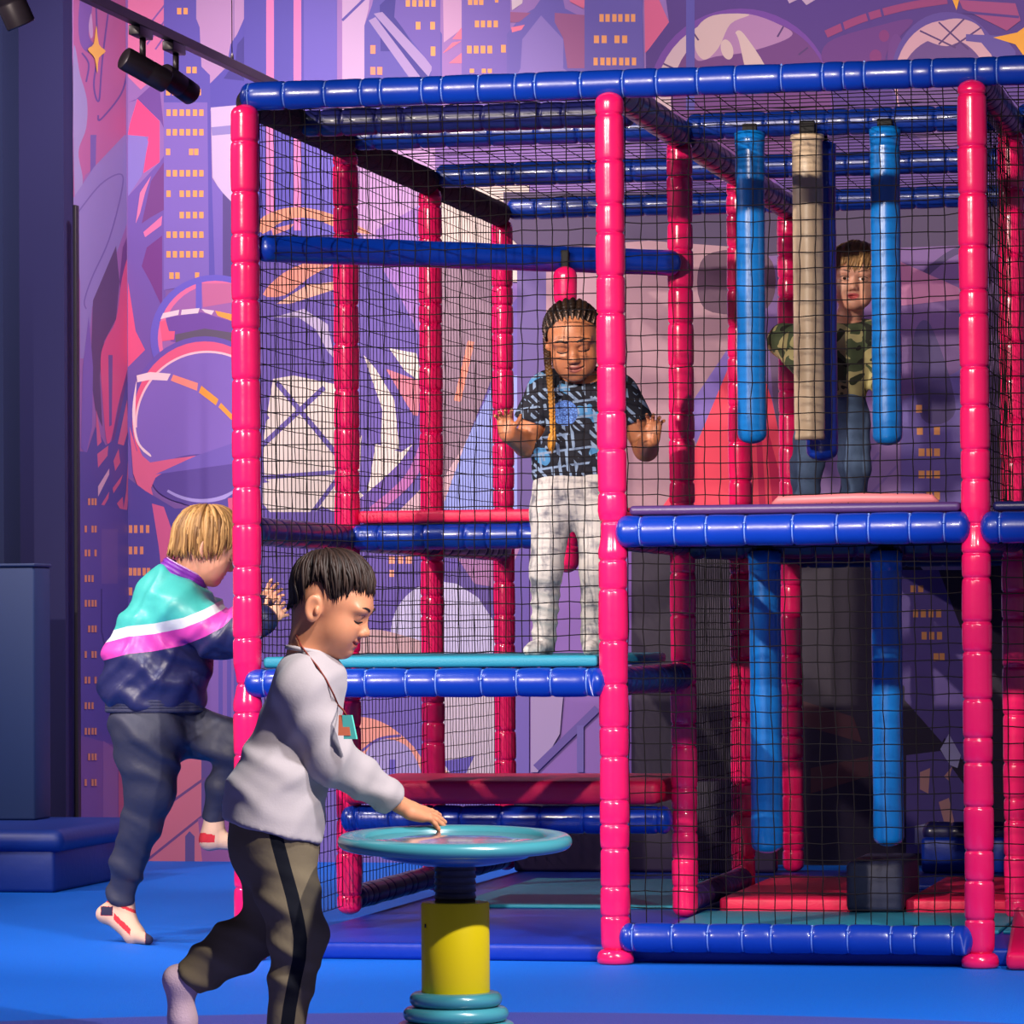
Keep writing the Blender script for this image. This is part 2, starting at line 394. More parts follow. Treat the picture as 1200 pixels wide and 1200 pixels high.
# ---- behind the left bay
mu.poly((86, 78, 166), [(286, -80), (430, -80), (430, 300), (286, 300)])
mu.rect((104, 92, 180), 356, -80, 402, 300)
for x in (312, 344): mu.rect((214, 122, 176), x, -80, x+9, 270)
mu.poly(LAV, [(402, -80), (510, -80), (510, 420), (402, 420)])
mu.poly((146, 106, 178), [(440, 270), (510, 230), (510, 400), (440, 390)])
mu.poly((94, 76, 152), [(300, 285), (420, 270), (470, 350), (495, 400), (560, 410), (620, 330), (620, 660), (300, 660)])
mu.poly((214, 142, 116), catmull([(304, 258), (326, 246), (354, 243), (392, 252), (436, 274), (398, 268), (366, 256), (334, 258), (308, 274)], n=3))
mu.poly((206, 132, 128), [(318, 268), (345, 262), (340, 268), (320, 276)])
mu.poly((214, 136, 120), catmull([(308, 345), (332, 320), (366, 306), (392, 308), (364, 324), (334, 346)], n=3))
mu.poly((216, 160, 140), [(324, 356), (360, 334), (394, 330), (396, 338), (340, 356)])
mu.poly((170, 156, 190), [(320, 372), (356, 362), (384, 380), (392, 420), (384, 412), (370, 386), (350, 372)])
CR = (206, 192, 186)
mu.poly(CR, [(320, 444), (344, 440), (392, 450), (404, 500), (410, 560), (392, 600), (310, 562), (308, 520), (314, 480)])
mu.line((96, 80, 152), [(303, 526), (380, 454)], 6, False); mu.line((96, 80, 152), [(324, 448), (405, 545)], 6, False); mu.line((96, 80, 152), [(303, 560), (410, 552)], 5, False)
mu.poly((94, 76, 152), [(300, 465), (316, 490), (303, 500)])
mu.poly(CR, [(308, 566), (400, 556), (396, 572), (366, 604), (326, 612), (308, 590)])
mu.line((96, 80, 152), [(396, 560), (362, 606)], 5, False)
mu.poly(CR, [(426, 416), (440, 432), (462, 468), (468, 526), (446, 530), (448, 480)])
mu.poly(CR, [(456, 408), (488, 414), (496, 450), (474, 434)]); mu.poly(CR, [(420, 515), (424, 510), (420, 575), (436, 590), (424, 600), (414, 570)])
mu.poly(CR, [(440, 520), (470, 530), (484, 520), (452, 566), (426, 590), (434, 560)])
mu.poly((196, 112, 130), [(452, 432), (496, 448), (500, 490), (484, 486)])
mu.line((98, 72, 150), [(420, 596), (462, 560), (490, 525), (500, 470)], 16); mu.line((170, 96, 160), [(436, 600), (480, 560), (502, 510)], 12)
mu.poly((196, 160, 170), [(466, 600), (500, 566), (512, 540), (560, 500), (560, 610), (466, 612)])
mu.poly((196, 178, 170), [(505, 200), (620, 200), (620, 330), (560, 330), (505, 340)])
mu.poly((132, 106, 124), [(505, 300), (582, 310), (582, 430), (545, 520), (520, 560), (505, 560)])
mu.line((222, 130, 110), [(536, 470), (552, 400)], 8, False)
mu.poly((132, 142, 206), [(520, 590), (545, 520), (582, 440), (610, 440), (610, 612), (520, 612)])
mu.poly((90, 72, 130), [(606, 240), (642, 240), (642, 620), (606, 620)])
mu.poly((158, 122, 134), [(640, 240), (860, 240), (860, 610), (640, 610)])
mu.poly((92, 72, 148), [(286, 600), (620, 600), (620, 790), (286, 790)])
mu.ell((180, 172, 206), 520, 742, 62, 62); mu.poly((90, 72, 140), [(505, 680), (540, 664), (580, 690), (600, 740), (580, 730), (560, 700), (535, 684)])
mu.poly((178, 144, 148), catmull([(400, 790), (416, 745), (440, 738), (470, 744), (500, 756), (520, 790)], n=4))
mu.win((459, 469, 479), 656, 7, 9, (230, 150, 120)); mu.win((459,), 672, 5, 8, (230, 150, 120))
mu.poly((150, 104, 150), [(520, 630), (610, 640), (590, 690), (556, 684)])
mu.poly((104, 86, 160), [(286, 790), (620, 790), (620, 1060), (286, 1060)])
mu.poly((214, 140, 126), catmull([(400, 850), (420, 840), (455, 850), (492, 885), (500, 930), (400, 930)], n=4))
mu.poly((150, 136, 186), catmull([(420, 930), (430, 880), (452, 866), (482, 880), (494, 930)], n=4)); mu.line((98, 76, 150), [(424, 880), (444, 866), (470, 862)], 3)
mu.rect((100, 84, 170), 456, 890, 464, 930)
mu.poly((186, 170, 184), [(510, 815), (582, 815), (582, 915), (510, 915)]); mu.poly((92, 78, 160), [(518, 892), (556, 886), (542, 915), (534, 915)]); mu.poly((214, 140, 126), [(516, 896), (534, 915), (516, 915)])
mu.poly((150, 130, 170), [(622, 815), (660, 815), (656, 860), (630, 905), (622, 905)])
mu.line((90, 72, 140), [(628, 900), (700, 830)], 9, False); mu.rect((96, 82, 150), 676, 850, 684, 905)
# ---- skyline above the top bar
mu.poly((150, 112, 176), [(395, -80), (790, -80), (790, 130), (395, 130)])
mu.poly((188, 158, 196), [(401, -80), (440, -80), (432, 10), (427, 30), (427, 130), (401, 130)])
mu.line((88, 76, 160), [(401, 24), (432, -6)], 3, False)
mu.poly((92, 82, 164), [(427, 30), (436, 6), (445, -40), (470, -40), (518, 40), (518, 130), (427, 130)])
mu.poly((66, 58, 140), [(445, 6), (462, -10), (470, 30), (505, 85), (490, 110), (462, 60), (446, 60)])
mu.poly((160, 138, 186), [(432, 24), (440, 20), (494, 92), (486, 100)]); mu.poly((160, 138, 186), [(438, 16), (448, 14), (508, 78), (502, 90)])
mu.poly((108, 88, 168), [(470, -80), (516, -80), (516, 130), (502, 130), (506, 78), (462, 20)])
mu.win((478, 485.5, 493, 500.5, 508), 4, 5, 7.5); mu.win((490, 507), 30, 5.5, 9); mu.win((507.5,), 60, 5.5, 11); mu.win((437, ), 58, 6, 10, (236, 140, 110)); mu.win((437, 445), 83, 6, 9, (236, 140, 110))
mu.poly((196, 152, 188), [(518, -80), (541, -80), (541, 34), (520, 50)])
for q in ([(541, 32), (541, 46), (530, 46)], [(519, 62), (530, 50), (541, 48), (520, 62)], [(526, 74), (541, 62), (541, 74)]): mu.poly((230, 116, 142), q)
mu.poly((116, 94, 172), [(541, -80), (598, -80), (598, 130), (541, 130)])
mu.win((551, 557.5, 564), 2, 5, 7.5); mu.win((582,), 0, 4, 6); mu.win((559, 566, 573.5, 581), 28, 5, 8); mu.win((550, 558, 566, 574), 58, 5.5, 9); mu.win((590,), 57, 5.5, 9); mu.win((553, 567, 574), 83, 5, 5)
mu.poly((104, 90, 168), [(594, 130), (594, 40), (612, 18), (626, 10), (654, -30), (662, 10), (690, 24), (690, 130)])
mu.poly((150, 86, 130), [(598, 14), (622, 15), (608, 26), (598, 26)]); mu.poly((150, 86, 130), [(650, 15), (690, 18), (690, 80), (665, 80), (660, 45), (650, 26)])
mu.poly((230, 116, 142), [(599, 32), (615, 29), (611, 35), (600, 38)])
mu.poly((136, 114, 182), [(610, 80), (612, 46), (634, 18), (660, 46), (660, 80), (690, 100), (600, 100)])
mu.poly((210, 190, 196), [(598, -40), (615, -20), (612, 4), (600, 12)]); mu.poly((220, 110, 140), [(662, -30), (690, -10), (684, 10), (668, 2)])
mu.poly((100, 86, 162), [(685, -80), (756, -80), (753, 12), (756, 130), (685, 130)])
mu.win((705, 712, 720, 727, 735, 742), 21, 5, 9); mu.win((699, 708, 723, 732), 46, 6, 9); mu.win((698, 706, 713, 720, 728, 735, 743), 72, 5, 9)
mu.poly((214, 96, 134), [(754, -60), (768, -10), (784, 26), (766, 52), (756, 62)])
mu.poly((84, 54, 128), [(770, -80), (1420, -80), (1420, 240), (756, 240), (757, 62), (784, 26)])
mu.ell((116, 66, 152), 868, 116, 108, 106)
mu.ell((206, 176, 178), 868, 116, 100, 98); mu.ell((112, 62, 124), 880, 118, 94, 96)
mu.poly((176, 128, 168), [(812, 40), (868, 16), (920, 32), (925, 44), (880, 60), (840, 66), (816, 70)], True)
mu.poly((210, 180, 172), catmull([(816, 34), (836, 18), (878, 17), (856, 28), (842, 56), (826, 70), (815, 58)], n=5))
mu.poly((212, 184, 174), catmull([(862, 38), (872, 40), (900, 86), (880, 100), (866, 48)], n=5)); mu.ell((214, 186, 176), 852, 58, 7, 12, rot=-15)
for a in (205, 235, 300, 322, 340): 
    ca, sa = math.cos(math.radians(a)), math.sin(math.radians(a)); mu.line((88, 56, 110), [(868+100*ca, 116+98*sa), (868+86*ca, 116+84*sa)], 2, False)
mu.rect((90, 80, 160), 804, -80, 814, 130)
mu.poly((190, 160, 180), [(912, -20), (950, -20), (962, -4), (945, 6), (938, -2), (925, 4)])
mu.line((150, 62, 112), [(968, 40), (1010, 22), (1060, 8), (1110, 0)], 9); mu.line((84, 54, 128), [(985, 22), (990, 40)], 3, False); mu.line((84, 54, 128), [(1015, 12), (1020, 28)], 3, False); mu.line((84, 54, 128), [(1032, 8), (1036, 24)], 3, False)
mu.poly((106, 56, 126), [(970, 50), (1030, 30), (1070, 24), (1040, 60), (1030, 100), (970, 80)], True)
mu.ell((130, 54, 116), 1036, 42, 6, 7); mu.ell((130, 54, 116), 1026, 66, 7, 8); mu.ell((110, 60, 130), 1050, 70, 10, 30)
mu.ell((96, 72, 146), 1110, 92, 66, 78); mu.ell((206, 158, 166), 1108, 96, 60, 72); mu.ell((104, 72, 130), 1106, 108, 54, 64)
mu.poly((206, 160, 166), [(1078, 40), (1100, 26), (1126, 22), (1150, 34), (1160, 70), (1130, 50), (1110, 54), (1092, 50)], True)
for q in ([(1078, 36), (1120, 56)], [(1100, 26), (1135, 58)], [(1130, 22), (1100, 52)], [(1150, 32), (1118, 54)]): mu.line((88, 56, 110), q, 2, False)
mu.poly((96, 78, 150), [(1132, 40), (1176, 42), (1190, 60), (1192, 80), (1170, 74), (1150, 50), (1132, 48)])
mu.poly((160, 72, 120), [(1124, 0), (1190, 4), (1196, 24), (1180, 36), (1160, 26), (1128, 10)]); mu.line((84, 54, 128), [(1128, 14), (1194, 20)], 3, False)
mu.poly((238, 164, 50), [(1208, -10), (1203, 30), (1192, 38), (1164, 44), (1190, 52), (1200, 66), (1206, 110), (1214, 60), (1250, 46), (1216, 34)])
mu.poly((238, 164, 50), [(1115, -30), (1124, 0), (1121, 12), (1117, 2), (1108, -20)])
# ---- behind the right bay
mu.poly((112, 80, 138), [(800, 240), (1420, 240), (1420, 640), (800, 640)])
mu.poly((162, 124, 134), [(700, 240), (868, 260), (870, 420), (790, 600), (700, 600)])
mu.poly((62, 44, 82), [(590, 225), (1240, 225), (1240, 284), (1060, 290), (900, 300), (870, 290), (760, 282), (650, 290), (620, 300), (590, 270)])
mu.poly((84, 52, 76), [(826, 300), (900, 300), (900, 360), (826, 362)], True)  # curved shadow on the wall, painted in as a dark shape
mu.line((70, 52, 100), [(1058, 345), (1110, 300), (1150, 286)], 8)
mu.poly((120, 96, 172), [(805, 480), (862, 395), (872, 380), (872, 404), (815, 520)]); mu.poly((176, 160, 206), [(800, 560), (866, 420), (872, 404), (872, 440), (822, 560)])
mu.poly((236, 62, 88), [(772, 600), (800, 560), (858, 420), (880, 395), (905, 470), (932, 600)])
mu.poly((196, 20, 74), [(892, 500), (898, 600), (890, 600), (886, 510)]); mu.poly((196, 20, 74), [(896, 490), (926, 600), (906, 600)])
mu.poly((92, 66, 100), [(900, 390), (916, 390), (920, 470), (926, 560), (918, 540), (906, 470)])
mu.poly((142, 110, 166), [(960, 470), (1052, 380), (1056, 600), (940, 610)]); mu.line((126, 98, 160), [(1010, 590), (1052, 545)], 3, False); mu.line((126, 98, 160), [(985, 590), (1030, 530)], 3, False)
mu.poly((176, 108, 150), [(1040, 300), (1130, 340), (1130, 350), (1040, 360)])
mu.poly((104, 86, 158), [(1056, 470), (1150, 420), (1150, 620), (1056, 620)]); mu.poly((82, 66, 120), [(1070, 400), (1090, 380), (1120, 480), (1080, 490)], True)
for y, sel in ((479, (1077,)), (505, (1078, 1098)), (530, (1080, 1089, 1098)), (556, (1080, 1089, 1098)), (581, (1089, 1098)), (602, (1089, 1098))): mu.win(sel, y, 7, 9)
mu.poly((186, 40, 86), [(1186, 240), (1230, 240), (1230, 640), (1186, 640)])
mu.poly((44, 33, 54), [(740, 640), (1420, 640), (1420, 1060), (740, 1060)])  # base colour darkened to stand in for the shade below the deck
mu.poly((170, 150, 186), [(1056, 640), (1135, 640), (1135, 668), (1082, 668)]); mu.poly((96, 76, 146), [(1056, 668), (1100, 668), (1135, 760), (1135, 900), (1056, 800)])
mu.win((1070, 1079), 690, 6, 8); mu.win((1073, 1082, 1091, 1100), 719, 6, 9); mu.win((1083, 1092, 1101), 745, 6, 9); mu.win((1097, 1104), 770, 6, 9)
mu.poly((96, 78, 144), [(1060, 790), (1080, 800), (1115, 850), (1104, 870), (1060, 820)]); mu.poly((180, 172, 210), [(1112, 860), (1126, 885), (1122, 900), (1112, 896), (1102, 878)]); mu.poly((98, 80, 146), [(1062, 885), (1102, 880), (1130, 920), (1130, 1000), (1062, 1000)])
for q in ([(1078, 905), (1090, 900), (1088, 930), (1078, 925)], [(1100, 940), (1112, 935), (1122, 980), (1112, 985)], [(1106, 910), (1116, 898), (1112, 915)]): mu.poly((206, 150, 140), q)
mu.poly((190, 182, 206), [(1072, 968), (1100, 962), (1104, 990), (1072, 990)])
mu.poly((84, 48, 56), [(936, 820), (1000, 840), (1010, 870), (940, 850)]); mu.poly((84, 48, 56), [(950, 900), (1050, 880), (1050, 900), (950, 930)])
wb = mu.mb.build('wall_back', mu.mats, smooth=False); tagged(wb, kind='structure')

# ---- navy wall, its dark frame and the cove strip along the mural
tagged(MB().box((-7, y4-0.12, 0), (on(87, 600, 1, y4)[0], y4, ZC)).build('wall_side', M_NAVYW, smooth=False), kind='structure')
a = on(86, 240, 1, y4-0.16); b = on(92, 960, 1, y4-0.16)
tagged(MB().box((a[0]-0.004, y4-0.16, 0.0), (b[0], y4-0.12, a[2]), bev=0.004).build('trim_1', M_DARK, smooth=False), kind='structure')
a = on(15, 300, 1, y4-0.2)
tagged(MB().box((-7, y4-0.32, 0), (a[0], y4-0.12, ZC)).build('wall_recess', mat('deep_navy', rgb(8, 24, 68), 0.8), smooth=False), kind='structure')
# bench with a rounded lip, and a slate panel standing on it
bx = on(104, 1040, 2, 0)
bt = empty('bench', (bx[0]-0.8, bx[1]+0.2, 0), 'low dark blue padded bench with a rounded lip against the navy wall', 'bench')
M_BENCH = mat('bench_vinyl', rgb(4, 42, 124), 0.5, bump=0.1, bscale=30)
hb = 0.235
MB().box((bx[0]-2.4, bx[1]-0.35+0.03, 0), (bx[0]-0.03, y4-0.33, hb-0.06), bev=0.015).build('base', M_BENCH, bt)
MB().box((bx[0]-2.42, bx[1]-0.35, hb-0.085), (bx[0]+0.01, y4-0.33, hb), bev=0.04, seg=5).build('seat', M_BENCH, bt)
a = on(40, 660, 1, bx[1]+0.35)
pb = empty('panel', (a[0]-0.6, bx[1]+0.45, hb), 'slate blue upright panel standing on the bench by the navy wall', 'panel')
MB().box((a[0]-1.4, bx[1]+0.35, hb), (a[0], bx[1]+0.55, a[2]-0.012), bev=0.01).build('body', M_SLATE, pb)
MB().box((a[0]-1.4, bx[1]+0.345, a[2]-0.014), (a[0]+0.004, bx[1]+0.555, a[2]), bev=0.005).build('top_edge', mat('slate_dark', rgb(28, 48, 92), 0.6), pb)
# ------------------------------------------------------------------ climbing frame
PX = (0.0, 1.1, 2.153, 3.22); PY = (0.0, 1.2, 2.4, 3.6)
ZT = 2.556; RP = 0.0425; ZU = 1.25; ZL = 0.815; ZM = 0.055
frame = empty('climbing_frame', (1.6, 1.8, 0), 'pink and blue padded climbing frame with black safety nets and three bays', 'climbing frame')
for j, y in enumerate(PY):
    for i, x in enumerate(PX):
        pin = None
        if j == 0: pin = ZU if i in (1, 2, 3) else None
        if j == 0 and i == 0: pin = ZL
        mb = MB(); L = ZT-0.026
        if j == 0:
            pr = foam_profile(L-0.03, RP, pinch=(pin-0.03) if pin else None)
            mb.lathe(pr, (x, y, 0.03), n=28)
            p = mb.build('post', M_PINK, frame)
            MB().lathe([(0.046, 0), (0.053, 0.006), (0.054, 0.02), (0.05, 0.034), (0.04, 0.042)], (x, y, 0.0), n=28).build('foot_collar', M_PINK, p)
        else:
            mb.lathe(foam_profile(L-0.05, RP-0.001), (x, y, 0.05), n=20); mb.build('post', M_PINK, frame)
# long top bar along the front with tight lacing; top bars on the other rows
def ties(name, a, b, r, seams, parent):
    a = np.asarray(a, float); b = np.asarray(b, float); d = (b-a)/np.linalg.norm(b-a); mb = MB()
    for s_ in seams:
        c = a+d*s_
        mb.lathe([(r-0.006, -0.003), (r-0.0012, -0.002), (r-0.0006, 0), (r-0.0012, 0.002), (r-0.006, 0.003)], c, d, 20)
    return mb
sm = []
z = 0.03
while z < 3.25:
    sm.append(z); z += random.choice([0.1, 0.125, 0.11, 0.135, 0.06, 0.12])
foam_bar('top_bar', (-0.02, 0.025, ZT), (3.26, 0.025, ZT), 0.0425, M_BLUE, frame, sm, tie=True)
for j in (1, 2, 3):
    for i in range(3):
        foam_bar('top_bar', (PX[i]+0.02, PY[j], ZT+0.01), (PX[i+1]-0.02, PY[j], ZT+0.01), 0.042, M_BLUE_SHADED, frame)
for i in range(4):
    for j in range(3):
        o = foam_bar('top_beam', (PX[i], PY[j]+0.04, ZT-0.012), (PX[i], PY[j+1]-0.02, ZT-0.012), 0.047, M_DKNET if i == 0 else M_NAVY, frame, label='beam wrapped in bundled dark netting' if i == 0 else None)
foam_bar('top_beam', (PX[0]+0.02, 0.55, ZT-0.02), (PX[1]-0.02, 0.55, ZT-0.02), 0.042, M_NAVY, frame)
# front bars
def lace(n, L): return [L*(k+0.5)/n+random.uniform(-0.02, 0.02) for k in range(n)]
foam_bar('front_bar', (-0.005, -0.012, ZL), (1.085, -0.012, ZL), 0.0425, M_BLUE, frame, lace(10, 1.09), tie=True)
foam_bar('front_bar', (1.112, -0.014, ZU), (2.142, -0.014, ZU+0.002), 0.0455, M_BLUE, frame, lace(9, 1.03), tie=True)
foam_bar('front_bar', (2.166, -0.014, ZU), (3.2, -0.014, ZU), 0.0455, M_BLUE, frame, lace(9, 1.03), tie=True)
foam_bar('front_bar', (1.112, -0.014, 0.078), (2.142, -0.014, 0.078), 0.0425, M_BLUE, frame, lace(10, 1.03), tie=True)
# diagonal handrail in the left bay
foam_bar('handrail', (0.03, 0.02, 2.104), (1.10, 1.155, 2.128), 0.041, M_BLUE, frame, [])
# upper deck bars
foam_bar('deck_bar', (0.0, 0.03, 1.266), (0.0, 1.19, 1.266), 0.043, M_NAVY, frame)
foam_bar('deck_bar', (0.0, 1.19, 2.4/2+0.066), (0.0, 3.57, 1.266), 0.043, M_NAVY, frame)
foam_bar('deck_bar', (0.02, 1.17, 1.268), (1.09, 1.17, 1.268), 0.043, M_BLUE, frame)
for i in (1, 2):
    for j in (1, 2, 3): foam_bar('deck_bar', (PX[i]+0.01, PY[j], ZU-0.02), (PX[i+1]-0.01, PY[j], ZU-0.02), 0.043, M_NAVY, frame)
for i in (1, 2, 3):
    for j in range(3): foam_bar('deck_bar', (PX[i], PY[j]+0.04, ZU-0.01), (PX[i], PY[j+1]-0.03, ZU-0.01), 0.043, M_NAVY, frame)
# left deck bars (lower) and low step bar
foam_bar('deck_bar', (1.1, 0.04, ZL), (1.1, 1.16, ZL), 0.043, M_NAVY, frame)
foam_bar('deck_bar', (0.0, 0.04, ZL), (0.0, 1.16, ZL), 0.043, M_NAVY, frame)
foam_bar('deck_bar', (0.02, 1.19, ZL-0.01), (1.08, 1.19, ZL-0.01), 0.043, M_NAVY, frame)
foam_bar('step_bar', (-0.02, 1.18, 0.359), (1.07, 1.15, 0.361), 0.045, M_BLUE, frame, lace(9, 1.09))
foam_bar('floor_bar', (1.1, 1.24, 0.1), (1.1, 2.36, 0.1), 0.04, M_PURPLE, frame)

foam_bar('floor_bar', (0.0, 1.24, 0.1), (0.0, 3.56, 0.1), 0.04, M_NAVY, frame)
# ---- nets: crossed cords with a little slack, one mesh per laced panel
CELL = 0.0468
def net(name, o, u, v, LU, LV, parent, cell=CELL, r=0.0016, jit=0.0014, sag=0.004):
    o = np.array(o, float); u = np.array(u, float); v = np.array(v, float); n = np.cross(u, v)
    nu = max(2, round(LU/cell)); nv = max(2, round(LV/cell)); V = []; F = []
    ju = rng.normal(0, jit, (nu+1, nv+1)); jv = rng.normal(0, jit, (nu+1, nv+1)); jn = rng.normal(0, jit*0.7, (nu+1, nv+1))
    A = np.linspace(0, LU, nu+1); B = np.linspace(0, LV, nv+1)
    sg = sag*np.sin(np.linspace(0, PI, nu+1))[:, None]*np.ones(nv+1)[None, :]
    ph = rng.uniform(0, 6)
    lowu = 0.006*np.sin(B*3.1+ph)[None, :]*np.sin(np.linspace(0, PI, nu+1))[:, None]
    G = o+(A[:, None]+ju+lowu)[..., None]*u+(B[None, :]+jv-sg)[..., None]*v+jn[..., None]*n
    q = [(1, 0), (0, 1), (-1, 0), (0, -1)]
    def strand(P, s1, s2, rr):
        b = len(V); m = len(P)
        for p in P:
            for c, d in q: V.append(p+rr*(c*s1+d*s2))
        for i in range(m-1):
            for k in range(4): F.append((b+i*4+k, b+i*4+(k+1) % 4, b+(i+1)*4+(k+1) % 4, b+(i+1)*4+k))
    for i in range(nu+1): strand(G[i], u, n, r)
    for k in range(nv+1): strand(G[:, k], v, n, r)
    me = bpy.data.meshes.new(name); me.from_pydata([tuple(p) for p in V], [], F)
    return link(name, me, M_NET, parent)
X_, Y_, Z_ = (1, 0, 0), (0, 1, 0), (0, 0, 1)
net('net_panel', (0.04, 0.022, 0.905), X_, Z_, 1.02, 1.61, frame)
net('net_panel', (1.14, 0.022, 1.31), X_, Z_, 0.975, 1.21, frame)
net('net_panel', (1.14, 0.022, 0.115), X_, Z_, 0.975, 1.09, frame)
net('net_panel', (2.19, 0.022, 1.31), X_, Z_, 0.98, 1.21, frame)
net('net_panel', (2.19, 0.022, 0.115), X_, Z_, 0.98, 1.09, frame)
for j in range(3):
    net('net_panel', (-0.012, PY[j]+0.045, 0.08), Y_, Z_, 1.11, 2.45, frame, r=0.0013, jit=0.001)
    net('net_panel', (2.153, PY[j]+0.045, 1.31), Y_, Z_, 1.11, 1.2, frame)
    for i in range(2): net('roof_net', (PX[i]+0.03, PY[j]+0.05, ZT+0.035), X_, Y_, PX[i+1]-PX[i]-0.06, 1.1, frame, sag=0.0, cell=0.092)
    net('roof_net', (PX[2]+0.03, PY[j]+0.05, ZT+0.035), X_, Y_, 0.98, 1.1, frame, sag=0.0, cell=0.092)
net('net_panel', (1.1, 1.245, 0.15), Y_, Z_, 1.11, 1.07, frame, r=0.0013, jit=0.001)

# ------------------------------------------------------------------ decks, mats and pads
def slab(name, lo, hi, m, label, cat, bev=0.012, group=None):
    o = MB().box(lo, hi, bev=bev, seg=3).build(name, m); autosmooth(o, 50); return tagged(o, label, cat, group)
M_MATB = mat('blue_base_mat', rgb(5, 46, 156), 0.4, coat=0.0, spec=0.25, bump=0.1, bscale=30)
slab('base_mat', (0.05, 0.06, 0), (3.4, 3.72, 0.05), M_MATB, 'large thin blue floor mat under the whole climbing frame', 'floor mat')
slab('deck_mat', (0.046, 0.0, 0.859), (1.054, 1.15, 0.892), M_TEAL, 'teal deck mat the girl in the printed T-shirt stands on', 'deck mat')
slab('deck_mat', (0.05, 1.14, 1.312), (1.07, 2.36, 1.352), M_RED, 'pinkish red deck mat on the upper level behind the girl', 'deck mat')
slab('deck_mat', (1.15, -0.01, 1.297), (2.11, 4.86, 1.325), M_PURPLE, 'dark purple deck mat on the upper level of the right bay', 'deck mat')  # lengthened back to the wall so that it shades the mural below
slab('deck_mat', (2.2, 0.0, 1.297), (3.17, 4.86, 1.325), M_NAVY, 'dark blue deck mat on the upper level at the right edge', 'deck mat')  # also lengthened to the wall for its shade
# red low step with a puffy scalloped front
mb = MB(); mb.box((0.0, 1.11, 0.41), (1.03, 1.8, 0.485), bev=0.025, seg=4)
o = mb.build('step_pad', M_RED); autosmooth(o, 50); tagged(o, 'red padded low step above a blue bar under the teal deck', 'step pad')
slab('floor_mat', (0.25, 1.55, 0.05), (1.03, 2.95, 0.062), M_TEAL, 'teal mat standing in for a lit floor patch under the red step in the left bay', 'floor mat', 0.004)  # patch of light on the floor, made as a thin teal slab
slab('floor_mat', (1.14, 0.6, 0.05), (2.15, 1.34, 0.062), M_TEAL, 'teal floor mat just behind the bottom bar of the right bay', 'floor mat', 0.004)
slab('floor_mat', (1.18, 1.38, 0.05), (1.66, 2.55, 0.1), M_RED, 'red floor mat left of the dark navy block', 'floor mat', 0.01)
slab('floor_mat', (1.78, 1.38, 0.05), (2.12, 2.55, 0.1), M_RED, 'red floor mat right of the dark navy block', 'floor mat', 0.01)
slab('floor_mat', (1.2, 2.6, 0.05), (2.12, 3.3, 0.07), M_MATB, 'blue floor mat at the back of the right bay', 'floor mat', 0.006)
M_BLOCK = mat('dark_block', rgb(40, 44, 74), 0.55, bump=0.1)
slab('soft_block', (1.60, 1.30, 0.062), (1.78, 1.78, 0.225), M_BLOCK, 'dark navy soft play block between the two red mats', 'block', 0.02)
slab('back_pad', (0.05, 3.5, 0.05), (1.05, 3.56, 0.4), mat('dark_purple_pad', rgb(40, 24, 62), 0.5), 'dark purple upright pad closing the back of the left bay below the red step', 'wall pad', 0.015)
wp = empty('low_wall_pad', (1.95, 3.3, 0.07), 'low blue padded wall with a rounded top at the back of the right bay', 'wall pad')
MB().box((1.62, 3.24, 0.07), (2.75, 3.36, 0.2), bev=0.015).build('pad', M_MATB, wp)
foam_bar('top_roll', (1.62, 3.3, 0.215), (2.75, 3.3, 0.215), 0.04, M_NAVY, wp)
a = on(1166, 1128, 2, 0)
mb = MB(); V = [(2.235, -0.09, 0), (3.15, -0.09, 0), (3.15, 0.55, 0), (2.2, 0.55, 0), (2.235, -0.09, 0.05), (3.15, -0.09, 0.05), (3.15, 0.55, 0.14), (2.2, 0.55, 0.14)]
bm = bmesh.new(); vv = [bm.verts.new(v) for v in V]
for f in ((3, 2, 1, 0), (4, 5, 6, 7), (0, 1, 5, 4), (1, 2, 6, 5), (2, 3, 7, 6), (3, 0, 4, 7)): bm.faces.new([vv[i] for i in f])
bmesh.ops.bevel(bm, geom=bm.edges[:], offset=0.018, segments=3, affect='EDGES', profile=0.5)
mb.bm(bm); o = mb.build('ramp_pad', mat('pink_ramp', rgb(222, 14, 84), 0.35, coat=0.3)); autosmooth(o, 50); tagged(o, 'red sloping ramp pad at the foot of the right front post', 'ramp')
slab('floor_mat', (2.16, 0.62, 0.05), (2.5, 1.3, 0.06), M_TEAL, 'teal floor mat between the right front post and the ramp', 'floor mat', 0.004)
# salmon pad lying on the right deck
pts = [on(x, 597, 1, 0.03) for x in (905, 1000, 1100)]
mb = MB(); mb.sweep([(pts[0][0], 0.03, 1.326), (pts[0][0]+0.02, 0.03, 1.336), (pts[1][0], 0.03, 1.34), (pts[2][0]-0.02, 0.03, 1.336), (pts[2][0], 0.03, 1.326)], [0.004, 0.014, 0.016, 0.014, 0.004], 16)
o = mb.build('bolster_pad', M_SALMON); tagged(o, 'salmon pink bolster pad lying on the purple deck of the right bay', 'bolster')

